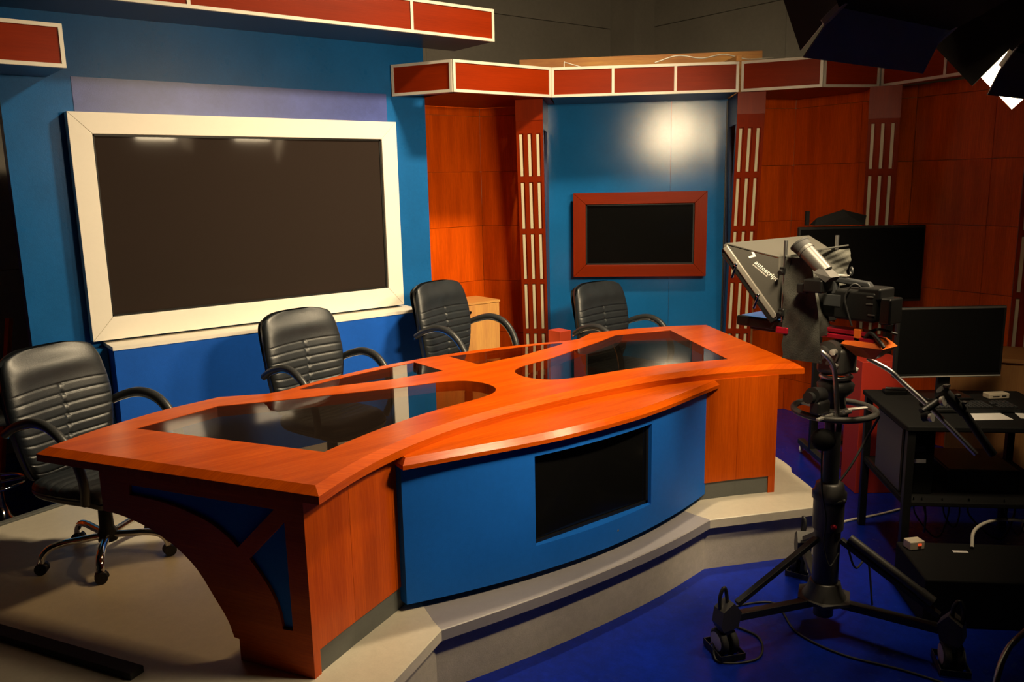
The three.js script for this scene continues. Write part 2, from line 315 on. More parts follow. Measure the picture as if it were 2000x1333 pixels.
woodWall('cherry panelled wall right of the second slatted column', [[5.86, -4.47], [6.44, -4.24], [6.38, -3.6], [6.45, -3.2]]);
woodWall('dark cherry panelled wall at the far right behind the monitors', [[6.451, -3.199], [6.30, -2.0], [5.9, -0.9]]);
woodWall('dark cherry panelled wall left of the blue wall', [[-1.6, -6.6], [0.35, -6.6]]);

// recess with the small television, between two slatted columns
const RO = [5.261, FLOOR, -4.964], RT = -Math.PI / 4;
{
  const t = thing('blue_recess_wall', 'glossy blue recessed wall behind the small framed television', 'set wall', RO, RT);
  part('blue_panel', uvBox(span(-0.775, 0.272, 0, 2.735, -0.02, 0)), M.bluePanel, t);
  part('blue_panel', uvBox(span(0.274, 0.76, 0, 2.735, -0.02, 0.0005), 0, 0.4, 0.6), M.bluePanel, t);
  part('backing', uvBox(span(-1.0, 1.0, 0, 3.11, -0.06, -0.022)), M.ply, t);
  part('edge_strip', span(-0.772, -0.762, 0, 2.72, 0, 0.012), M.trim, t);
  part('edge_strip', span(0.722, 0.732, 0, 2.72, 0, 0.012), M.darkMetal, t);
  const tv = screenUnit('framed_television', 'small black television in a wide cherry frame on the blue recess', 'television', [5.261 + 0.0, 1.235, -4.964], RT, [-0.548, 0.575, 0, 0.716], [-0.441, 0.472, 0.104, 0.618], 0.105, 0.06, M.woodTrim, M.screenDark, 0.075);
  part('casing', span(-0.5, 0.53, 0.03, 0.69, 0.001, 0.06), M.black, tv);
}
function column(label, pos, turn, s0, s1, yk, off0, off1, h) {
  const t = thing('slatted_column', label, 'column', pos, turn, 'slatted wooden columns');
  const top = h ?? 2.73, w = s1 - s0;                           // y is counted from the floor
  const prof = new THREE.Shape([[0, 0], [off1 - 0.012, 0], [off0 - 0.012, yk], [off0 - 0.012, top], [0, top]].map(p => new THREE.Vector2(...p)));
  const k = (off0 - off1) / yk, tri = (a, b, c) => new THREE.Path([a, b, c].map(p => new THREE.Vector2(...p)));
  prof.holes.push(tri([0.12, 2.5], [off1 + k * 2.5 - 0.06, 2.5], [off1 + k * 1.75 - 0.1, 1.75]));
  prof.holes.push(tri([0.05, 2.3], [off1 + k * 1.5 - 0.12, 1.55], [0.05, 0.6]));
  for (const [x, sg] of [[s0, 0], [s1 - 0.018, 1]]) part('side_panel', uvBox(new THREE.ExtrudeGeometry(prof, { depth: 0.018, bevelEnabled: false }).rotateY(-Math.PI / 2).translate(x + 0.018, 0, 0), 1), M.blueDark, t);
  part('head_block', uvBox(span(s0 - 0.001, s1 + 0.001, yk, top, off0 - 0.03, off0 + 0.004), 1), M.woodTrim, t);
  const tilt = Math.atan2(off0 - off1, yk), len = Math.hypot(off0 - off1, yk);
  const put = g => g.rotateX(tilt).translate((s0 + s1) / 2, 0, off1);       // local y runs up the sloping face
  const Y = y => y / Math.cos(tilt);
  part('back_board', put(uvBox(span(-w / 2 + 0.02, w / 2 - 0.02, 0, len - 0.02, -0.03, -0.016), 1)), M.woodTrim, t);
  const c = [-0.068, 0, 0.068].map(v => v * w / 0.215), sw = 0.034;
  const xs = [-w / 2, c[0] - sw / 2, c[0] + sw / 2, c[1] - sw / 2, c[1] + sw / 2, c[2] - sw / 2, c[2] + sw / 2, w / 2];
  for (let i = 0; i < 4; i++) part('stile', put(uvBox(span(xs[2 * i], xs[2 * i + 1], 0, len, -0.018, 0), 1, rnd() * 3, rnd() * 3)), M.woodTrim, t);
  const rows = [[0.03, 0.37], [0.42, 0.805], [0.845, 1.245], [1.285, 1.67], [1.71, 2.09], [2.135, 2.47]];
  let y = 0;
  for (const [a, b] of [...rows, [yk, yk]]) { for (let j = 0; j < 3; j++) part('rail', put(uvBox(span(c[j] - sw / 2, c[j] + sw / 2, Y(y), Y(a), -0.018, -0.0005), 0)), M.woodTrim, t); y = b; }
  for (const [a, b] of rows) for (let j = 0; j < 3; j++) part('slat', put(span(c[j] - sw / 2 + 0.001, c[j] + sw / 2 - 0.011, Y(a) + 0.001, Y(b) - 0.008, -0.02, -0.004, 0.002)), M.slat, t);
}
column('slatted wooden column left of the small framed television', RO, RT, -0.977, -0.762, 2.57, 0.55, 0.12);
column('slatted wooden column right of the small framed television', RO, RT, 0.733, 0.94, 2.57, 0.55, 0.1);
column('dim slatted wooden column behind the floor standing television', [6.40, FLOOR, -3.43], -Math.atan2(0.87, 0.48), -0.11, 0.105, 2.5, 0.42, 0.1);
column('dark slatted wooden column at the right edge of the view', [6.40, FLOOR, -2.28], -Math.atan2(0.93, 0.36), -0.11, 0.105, 2.55, 0.42, 0.1);
// loose timber and wires on top of the cornice
single('timber_batten', uvBox(beam([5.33, 2.93, -4.01], [5.62, 2.93, -4.42], 0.04, 0.04), 0), M.maple, 'pale timber batten lying on top of the cornice corner', 'batten');
single('loose_wire', tube([[4.55, 2.925, -5.1], [4.57, 2.98, -5.12], [4.63, 2.99, -5.17], [4.8, 2.945, -5.1]], 0.004), M.cablePale, 'short pale wire sticking up above the three panel cornice', 'wire');
single('loose_wire', tube([[5.0, 2.94, -4.55], [5.15, 2.99, -4.45], [5.25, 2.96, -4.3], [5.42, 2.99, -4.22], [5.55, 2.95, -4.1], [5.6, 2.94, -3.9]], 0.005), M.cablePale, 'tangled pale wire lying around the batten on the cornice', 'wire');
single('loose_wire', tube([[3.46, 2.93, -5.35], [3.52, 2.95, -5.5], [3.56, 2.99, -5.65]], 0.006), M.cablePale, 'pale wire behind the cornice beside the blue wall edge', 'wire');

// ------------------------------------------------------------------ news desk
{
  const OX = 2.6, OZ = -3.4;
  const t = thing('news_desk', 'large curved cherry news desk with dark glass insets and blue front', 'desk', [OX, STAGE, OZ]);
  const L = pts => pts.map(p => [p[0], p[1] - OZ]);
  const frontR = spline([[0, -3.0], [0.3, -2.988], [0.6, -2.955], [0.77, -2.92], [0.98, -2.855], [1.15, -2.785], [1.33, -2.69], [1.462, -2.606]], 28);
  const lobe = spline([[2.11, -3.76], [1.9, -3.895], [1.72, -3.98], [1.57, -4.04], [1.29, -4.10]], 12);
  const rear = spline([[1.085, -4.0], [0.98, -4.005], [0.87, -4.045], [0.6, -4.122], [0.3, -4.175], [0, -4.195]], 20);
  const half = [...frontR, ...lobe, ...rear];
  const outline = L([...half, ...mirror(half).slice(1, -1)]);
  const bigR = [[1.763, -3.797], [1.36, -3.93], ...spline([[1.10, -3.835], [0.82, -3.75], [0.53, -3.66], [0.40, -3.635], [0.27, -3.605], [0.165, -3.535], [0.125, -3.42], [0.14, -3.31], [0.2, -3.235], [0.3, -3.195], [0.43, -3.175], [0.64, -3.145], [0.89, -3.08], [1.1, -3.005], [1.274, -2.93]], 48)];
  const backR = [[0.122, -4.135], [0.122, -3.82], ...spline([[0.36, -3.833], [0.45, -3.838], [0.69, -3.895], [0.88, -3.945], [0.915, -3.975], [0.86, -4.006], [0.6, -4.07], [0.27, -4.117]], 30)];
  const holes = [L(bigR), L(mirror(bigR)), L(backR), L(mirror(backR))];
  part('tabletop', uvBox(slab(outline, 0.75, 0.036, 0.024, 0.031, holes), 0), M.wood, t);
  holes.forEach((h, i) => part('glass_inset', prism(offset(h, -0.0015), 0.738, 0.748), M.glass, t, i < 2 ? 'large dark tinted glass inset' : 'small dark tinted glass inset at the rear'));
  // lens shaped lower shelf
  const shelfR = spline([[0, -2.66], [0.25, -2.67], [0.5, -2.703], [0.75, -2.75], [0.985, -2.795]], 20);
  const sh = [...shelfR, [0.975, -2.885], [0.6, -3.05]];
  part('lower_shelf', uvBox(slab(L([...sh, ...mirror(sh).slice(0, -1)]), 0.695, 0.021, 0.026, 0.018), 0), M.wood, t, 'leaf shaped lower shelf in front of the desk top');
  // blue bowed front with a screen opening
  const bow = s => { const a = Math.abs(s); return -2.675 - 0.155 * Math.pow(a / 0.992, 1.9); };
  const curved = (s0, s1, y0, y1, th) => { const n = Math.max(2, Math.round((s1 - s0) * 24)), f = []; for (let i = 0; i <= n; i++) { const s = s0 + (s1 - s0) * i / n; f.push([s, bow(s)]); } return prism(L([...f, ...f.map(p => [p[0], p[1] - th]).reverse()]), y0, y1); };
  const by = [0.034, 0.656], oy = [0.163, 0.588], os = [-0.383, 0.378];
  part('front_panel', uvBox(merge([curved(-0.99, os[0], by[0], by[1], 0.14), curved(os[1], 0.99, by[0], by[1], 0.14), curved(os[0], os[1], by[0], oy[0], 0.14), curved(os[0], os[1], oy[1], by[1], 0.14)])), M.blueDesk, t, 'blue bowed front panel');
  const fs = part('front_screen', span(os[0] - 0.03, os[1] + 0.03, oy[0] - 0.01, oy[1] + 0.03, -2.76 - OZ, -2.73 - OZ), M.screenDark, t, 'black screen set in the blue front');
  part('screen_bezel', merge([span(os[0], os[1], oy[0] + 0.001, oy[0] + 0.016, -2.73 - OZ, -2.722 - OZ), span(os[0], os[0] + 0.016, oy[0], oy[1], -2.73 - OZ, -2.722 - OZ), span(os[1] - 0.016, os[1], oy[0], oy[1], -2.73 - OZ, -2.722 - OZ)]), M.black, fs);
  part('sensor_dot', new THREE.SphereGeometry(0.006, 12, 8).scale(1, 1, 0.4).translate(0.12, 0.10, bow(0.12) - OZ), M.plinth, t);
  part('toe_kick', prism(L([[-0.93, -2.9], [0.93, -2.9], [0.93, -3.0], [-0.93, -3.0]]), 0, 0.05), M.black, t);
  // legs
  const lp = [[-1.504, -2.628], [-1.273, -2.74], [-1.02, -2.857], [-0.90, -2.915]], rp = [[0.90, -2.835], [1.13, -2.74], [1.345, -2.632]];
  for (const q of [lp, rp]) for (let i = 0; i + 1 < q.length; i++) {
    const a = q[i], b = q[i + 1], d = V(b[0] - a[0], 0, b[1] - a[1]).normalize(), nx = d.z * 0.03, nz = -d.x * 0.03, e = 0.0008;
    const quad = (o) => L([[a[0] + d.x * e + nx * -o, a[1] + d.z * e - nz * -o * -1], [b[0] - d.x * e, b[1] - d.z * e], [b[0] + nx, b[1] + nz], [a[0] + nx, a[1] + nz]]);
    part('leg_panel', uvBox(prism(quad(0), 0.1, 0.695), 1, rnd() * 3, rnd() * 3), M.wood, t);
    const off = p => [p[0] + nx * 0.25, p[1] + nz * 0.25];
    part('plinth', uvBox(prism(L([off(a), off(b), [b[0] + nx, b[1] + nz], [a[0] + nx, a[1] + nz]]), 0, 0.1)), M.plinth, t, 'grey plinth');
  }
  // arched end panels with blue insets
  const arch = [[0, 0], [0.346, 0], [0.346, 0.088], [0.371, 0.09], ...spline([[0.371, 0.092], [0.394, 0.155], [0.45, 0.238], [0.526, 0.342], [0.615, 0.412], [0.721, 0.463], [0.825, 0.494], [0.92, 0.51], [1.0, 0.514]], 24), [1.0, 0.695], [0, 0.695]];
  const in1 = [[0.842, 0.645], [0.845, 0.603], ...spline([[0.845, 0.602], [0.69, 0.597], [0.543, 0.575], [0.439, 0.546], [0.352, 0.499], [0.314, 0.468]], 16), [0.13, 0.645]];
  const in2 = [[0.088, 0.604], [0.085, 0.177], [0.132, 0.174], ...spline([[0.132, 0.175], [0.143, 0.245], [0.172, 0.315], [0.214, 0.374], [0.264, 0.432]], 10)];
  for (const sd of [-1, 1]) {
    const A = sd < 0 ? [-1.504, -2.628] : [1.345, -2.632], ang = Math.atan2(0.879, 0.477 * sd);
    const s = new THREE.Shape(arch.map(p => new THREE.Vector2(...p))); for (const h of [in1, in2]) s.holes.push(new THREE.Path(h.map(p => new THREE.Vector2(...p))));
    const th = 0.04, put = g => g.rotateY(ang).translate(A[0], 0, A[1] - OZ);
    const g = new THREE.ExtrudeGeometry(s, { depth: th, bevelEnabled: false }).translate(0, 0, sd < 0 ? 0 : -th);
    // rotate so that local x runs along the end edge
    const ep = part('end_panel', put(uvBox(g, 0)), M.wood, t, 'arched wooden end panel');
    for (const h of [in1, in2]) part('blue_inset', put(uvBox(new THREE.ExtrudeGeometry(new THREE.Shape(h.map(p => new THREE.Vector2(...p))), { depth: 0.012, bevelEnabled: false }).translate(0, 0, sd < 0 ? 0.014 : -0.026))), M.blueDesk, ep);
  }
}

// ------------------------------------------------------------------ office chairs
function cushion(wf, hgt, thick, front, nu = 56, nv = 84, round = [0.13, 0.1]) {   // closed padded slab in x (width), y (height), z (thickness)
  const pos = [], idx = [], uv = [], id = (s, i, j) => s * (nu + 1) * (nv + 1) + j * (nu + 1) + i;
  for (let s = 0; s < 2; s++) for (let j = 0; j <= nv; j++) for (let i = 0; i <= nu; i++) {
    const ca = Math.sin((i / nu - 0.5) * Math.PI), cb = Math.sin((j / nv - 0.5) * Math.PI);
    const a = ca * 0.55 + (i / nu * 2 - 1) * 0.45, b = cb * 0.45 + (j / nv * 2 - 1) * 0.55;
    const x = a * wf((b + 1) / 2) * (1 - round[0] * Math.pow(Math.abs(b), 6) * (b > 0 ? 1 : 0.6)), y = (b * (1 - round[1] * Math.pow(Math.abs(a), 4)) + 1) / 2 * hgt;
    const edge = Math.pow(Math.max(0, 1 - Math.pow(Math.abs(a), 7)), 0.45) * Math.pow(Math.max(0, 1 - Math.pow(Math.abs(b), 9)), 0.45);
    const z = s === 0 ? thick * 0.5 * edge + front(a, (b + 1) / 2, x, y) * (0.35 + 0.65 * edge) : -thick * 0.5 * edge + front(a, (b + 1) / 2, x, y, true);
    pos.push(x, y, z); uv.push(x, y);
  }
  for (let s = 0; s < 2; s++) for (let j = 0; j < nv; j++) for (let i = 0; i < nu; i++) {
    const q = [id(s, i, j), id(s, i + 1, j), id(s, i + 1, j + 1), id(s, i, j + 1)];
    if (s === 0) idx.push(q[0], q[1], q[2], q[0], q[2], q[3]); else idx.push(q[0], q[2], q[1], q[0], q[3], q[2]);
  }
  const g = new THREE.BufferGeometry(); g.setAttribute('position', new THREE.BufferAttribute(new Float32Array(pos), 3)); g.setAttribute('uv', new THREE.BufferAttribute(new Float32Array(uv), 2)); g.setIndex(idx); g.computeVertexNormals(); return g;
}
function makeChair(label, pos, turn, seatLift = 0, baseTurn = 0.65) {
  const t = thing('office_chair', label, 'chair', pos, turn, 'leather office chairs behind the desk');
  const seatY = 0.424 + seatLift, armY = seatY + 0.036;
  if (!makeChair.g) {
    const G = makeChair.g = {};
    const shape = (a, v, x, y, back) => 0.05 * a * a - 0.035 * Math.sin(v * Math.PI * 0.95) * (1 - 0.4 * a * a) * -1 - 0.085 * v * v;
    const chan = v => { if (v > 0.715 || v < 0.0) return 0; const f = v / 0.715 * 9, q = f - Math.floor(f); return -0.016 * Math.pow(Math.abs(2 * q - 1), 9); };
    G.back = cushion(v => 0.226 + 0.062 * Math.sin(Math.min(1, v * 1.25) * Math.PI * 0.62) - 0.03 * Math.max(0, v - 0.6), 0.64, 0.1,
      (a, v, x, y, back) => back ? shape(a, v) : shape(a, v) + (Math.abs(a) < 0.84 ? 1 : Math.max(0, (1 - Math.abs(a)) / 0.16)) * chan(v)
        - (v < 0.715 && v > 0.06 ? 0.013 * Math.exp(-Math.pow(x / 0.007, 2)) * (0.6 + 0.4 * Math.cos(v * 79.1)) : 0) + (v > 0.72 ? 0.02 * Math.exp(-Math.pow((v - 0.86) / 0.075, 2)) * (1 - a * a) : 0), 72, 150);
    G.shell = cushion(v => 0.214 + 0.058 * Math.sin(Math.min(1, v * 1.25) * Math.PI * 0.62), 0.6, 0.03, (a, v) => shape(a, v) - 0.05, 20, 24);
    const sc = v => { const f = v * 8, q = f - Math.floor(f); return -0.008 * Math.pow(Math.abs(2 * q - 1), 7) * (v > 0.15 && v < 0.9 ? 1 : 0); };
    G.seat = cushion(v => 0.245 + 0.02 * Math.sin(v * Math.PI), 0.5, 0.11, (a, v, x, y, b) => (b ? 0 : sc(v)) + 0.02 * a * a - 0.03 * Math.pow(v < 0.25 ? (0.25 - v) / 0.25 : 0, 2), 36, 60).rotateX(-Math.PI / 2).translate(0, 0, 0.27);
    const armPath = s => new THREE.CatmullRomCurve3([[s * 0.283, 0.232, -0.235], [s * 0.292, 0.282, -0.14], [s * 0.3, 0.315, 0.0], [s * 0.305, 0.285, 0.11], [s * 0.3, 0.19, 0.2], [s * 0.29, 0.06, 0.235], [s * 0.262, -0.06, 0.2]].map(p => V(...p)));
    G.arm = [-1, 1].map(s => { const g = new THREE.TubeGeometry(armPath(s), 44, 0.021, 12); return g; });
    G.armMetal = [-1, 1].map(s => merge([new THREE.TubeGeometry(new THREE.CatmullRomCurve3([[s * 0.25, 0.205, -0.275], [s * 0.277, 0.222, -0.24], [s * 0.288, 0.266, -0.14], [s * 0.296, 0.295, 0.0], [s * 0.3, 0.266, 0.1], [s * 0.295, 0.175, 0.185], [s * 0.286, 0.05, 0.216], [s * 0.256, -0.066, 0.19], [s * 0.12, -0.075, 0.05]].map(p => V(...p))), 48, 0.011, 8)]));
    G.column = merge([lathe([[0.001, 0.09], [0.045, 0.09], [0.047, 0.13], [0.034, 0.16], [0.03, 0.3], [0.025, 0.31], [0.001, 0.31]], 24)]);
    G.gas = cyl(0.014, 0.014, 0.2, 0, 0.36, 0, 16);
    const legC = new THREE.CatmullRomCurve3([[0.03, 0.118, 0], [0.12, 0.122, 0], [0.2, 0.125, 0], [0.255, 0.115, 0], [0.288, 0.085, 0], [0.296, 0.055, 0]].map(p => V(...p)));
    G.leg = new THREE.TubeGeometry(legC, 26, 0.0165, 12).scale(1, 1, 1.15);
    const wl = s => new THREE.TorusGeometry(0.0165, 0.0125, 10, 22).rotateY(0).translate(0, 0, s * 0.012);
    G.caster = merge([cyl(0.028, 0.028, 0.02, 0, 0, 0, 22).rotateX(Math.PI / 2).translate(0, 0.03, 0.014), cyl(0.028, 0.028, 0.02, 0, 0, 0, 22).rotateX(Math.PI / 2).translate(0, 0.03, -0.014), new THREE.SphereGeometry(0.031, 18, 10, 0, Math.PI * 2, 0, Math.PI * 0.55).scale(1, 0.95, 0.8).translate(0.004, 0.032, 0), wl(1).translate(0, 0.03, 0), wl(-1).translate(0, 0.03, 0)]);
    G.mech = merge([rbox(0.2, 0.035, 0.26, 0, -0.075, -0.02, 0.01), rod([0, -0.09, -0.13], [0, -0.02, -0.27], 0.02), rod([0, -0.03, -0.26], [0, 0.22, -0.285], 0.018)]);
    G.lever = merge([rod([0.06, -0.08, 0.02], [0.27, -0.075, 0.06], 0.006), rod([0.23, -0.076, 0.052], [0.29, -0.074, 0.064], 0.011)]);
  }
  const G = makeChair.g, at = (m, x, y, z) => { m.position.set(x, y, z); return m; };
  at(part('seat', G.seat, M.leather, t), 0, seatY - 0.03, 0);
  const b = at(part('backrest', G.back, M.leather, t), 0, seatY - 0.01, -0.235); 
  at(part('back_shell', G.shell, M.plastic, t), 0, seatY + 0.005, -0.235);
  for (let i = 0; i < 2; i++) { const a = at(part('armrest', G.arm[i], M.plastic, t), 0, armY, 0); part('arm_bracket', G.armMetal[i], M.chrome, a, 'chrome bracket'); }
  at(part('mechanism', G.mech, M.black, t), 0, seatY, 0); at(part('lever', G.lever, M.chrome, t), 0, seatY, 0);
  part('column', G.column, M.black, t); at(part('gas_lift', G.gas, M.black, t), 0, seatLift - 0.05, 0);
  for (let k = 0; k < 5; k++) {
    const a = -(baseTurn + k * Math.PI * 2 / 5) - turn;
    const l = part('leg', G.leg, M.chrome, t); l.rotation.y = a;
    const c = part('caster', G.caster, M.black, t); c.position.set(Math.cos(a) * 0.296, 0, -Math.sin(a) * 0.296); c.rotation.y = a + 0.7 + k;
  }
  return t;
}
makeChair('dark leather office chair at the left end of the desk, nearest the view', [0.758, STAGE, -4.258], 0.52, 0);
makeChair('dark leather office chair in front of the big screen, second from left', [2.08, STAGE, -4.47], 0.25, 0, 0.2);
makeChair('dark leather office chair pushed back beside the maple cabinet', [3.32, STAGE, -4.79], 0.3, 0.04, 0.4);
makeChair('dark leather office chair below the small framed television', [4.42, STAGE, -4.31], 0.07, -0.03, 0.9);


// ------------------------------------------------------------------ furniture around the set
{
  const t = thing('maple_cabinet', 'pale maple cabinet with a lock standing behind the pushed back chair', 'cabinet', [3.86, FLOOR, -5.76]);
  part('body', uvBox(span(-0.4, 0.36, 0, 1.09, -0.17, 0.16), 1), M.maple, t);
  part('top_board', uvBox(span(-0.405, 0.365, 1.09, 1.108, -0.175, 0.18), 0), M.maple, t);
  part('door', uvBox(span(-0.395, -0.02, 0.06, 1.085, 0.161, 0.178), 1, 0.3, 0.2), M.maple, t); 
  const d = part('door', uvBox(span(-0.016, 0.355, 0.06, 1.085, 0.161, 0.178), 1, 1.3, 0.7), M.maple, t);
  part('lock', cyl(0.012, 0.012, 0.012, 0, 0, 0, 18).rotateX(Math.PI / 2).translate(0.045, 1.03, 0.183), M.chrome, d, 'chrome lock');
}
single('orange_pedestal', uvBox(span(4.37, 4.49, STAGE, 0.845, -5.12, -4.97, 0.004)), M.orangeBox, 'small orange red block pedestal left of the chair below the television', 'pedestal');
{
  const t = thing('red_pedestal', 'red block pedestal standing behind the camera pan handle', 'pedestal', [5.17, FLOOR, -2.72], -0.66);
  part('block', span(-0.14, 0.14, 0, 0.9, -0.12, 0.12, 0.004), M.redBox, t);
  const c = thing('brown_cabinet', 'plain brown cabinet behind the desktop monitor', 'cabinet', [5.75, FLOOR, -1.95], -1.15);
  part('body', uvBox(span(-0.5, 0.3, 0, 0.93, -0.2, 0.2), 1), M.brown, c); part('top_board', uvBox(span(-0.52, 0.32, 0.93, 0.955, -0.22, 0.22), 0), M.brown, c);
  const r = thing('round_stool', 'round grey topped stool at the right edge', 'stool', [5.3, FLOOR, -1.6]);
  part('seat', lathe([[0.001, 1.16], [0.16, 1.16], [0.18, 1.175], [0.18, 1.2], [0.165, 1.21], [0.001, 1.21]]), M.stoolTop, r); part('pole', cyl(0.03, 0.03, 1.15, 0, 0.58, 0), M.steel, r); part('foot', lathe([[0.001, 0], [0.2, 0], [0.2, 0.012], [0.05, 0.04], [0.001, 0.04]]), M.steel, r);
  const s = thing('bar_stool', 'chrome bar stool base standing left of the blue wall', 'stool', [0.45, FLOOR, -5.78]);
  part('base', lathe([[0.001, 0.0], [0.2, 0.0], [0.205, 0.006], [0.19, 0.02], [0.12, 0.06], [0.06, 0.12], [0.036, 0.2], [0.03, 0.3], [0.001, 0.3]], 40), M.chrome, s);
  part('pole', cyl(0.025, 0.025, 0.45, 0, 0.5, 0), M.chrome, s);
  part('foot_ring', merge([new THREE.TorusGeometry(0.16, 0.011, 10, 36).rotateX(Math.PI / 2).translate(0, 0.33, 0.0), rod([-0.16, 0.33, 0], [0.16, 0.33, 0], 0.009)]), M.chrome, s);
  part('seat', rbox(0.36, 0.07, 0.36, 0, 0.75, 0, 0.03, 4), M.leather, s);
  const p = thing('timber_post', 'reddish timber post leaning in the dark left of the blue wall', 'post', [0.52, FLOOR, -6.3]);
  part('post', uvBox(beam([-0.05, 0, 0.1], [0.17, 1.27, 0], 0.045, 0.03), 1), M.wood, p);
}

// floor standing television behind the camera
{
  const t = thing('floor_television', 'black flat television on a two post rolling stand behind the camera', 'television', [5.5, FLOOR, -3.06], -0.668);
  part('panel', rbox(0.885, 0.535, 0.04, 0, 1.475, 0.0, 0.008), M.black, t);
  part('screen', span(-0.43, 0.43, 1.225, 1.725, 0.0195, 0.022), M.screenDark, t);
  for (const q of [-1, 1]) { part('post', span(q * 0.25 - 0.025, q * 0.25 + 0.025, 0.09, 1.6, -0.06, -0.02), M.black, t); part('foot', rbox(0.05, 0.04, 0.62, q * 0.25, 0.09, 0.02, 0.006), M.darkMetal, t); }
  part('shelf', span(-0.28, 0.28, 0.48, 0.5, -0.12, 0.22), M.black, t); part('cross_bar', span(-0.25, 0.25, 0.14, 0.17, -0.06, -0.02), M.darkMetal, t);
  for (const x of [-0.25, 0.25]) for (const z of [-0.27, 0.3]) { const c = part('caster', merge([new THREE.TorusGeometry(0.028, 0.009, 10, 24), cyl(0.024, 0.024, 0.014, 0, 0, 0).rotateX(Math.PI / 2)]), M.wheel, t); c.position.set(x, 0.037, z); c.rotation.y = 0.9; part('fork', merge([box(0.006, 0.05, 0.03, 0, 0.02, 0.012).rotateY(Math.PI / 2), rod([0, 0.03, 0], [0, 0.055, 0], 0.01)]), M.chrome, c); }
  const h = thing('folded_lamp_hood', 'black folded barn door hood lying on top of the floor television', 'hood', [5.36, 1.712, -3.19], -0.668);
  part('hood_sheet', new ConvexGeometry([V(-0.15, 0.0, -0.05), V(0.23, 0.0, -0.04), V(0.24, 0.06, -0.03), V(0.1, 0.06, 0.03), V(0.06, 0.105, 0.0), V(-0.12, 0.05, 0.0), V(-0.15, 0, 0.05), V(0.2, 0, 0.04)]), M.blackMatt, h);
  part('hinge_post', span(-0.2, -0.175, -0.0, 0.1, -0.01, 0.015), M.blackMatt, h);
}

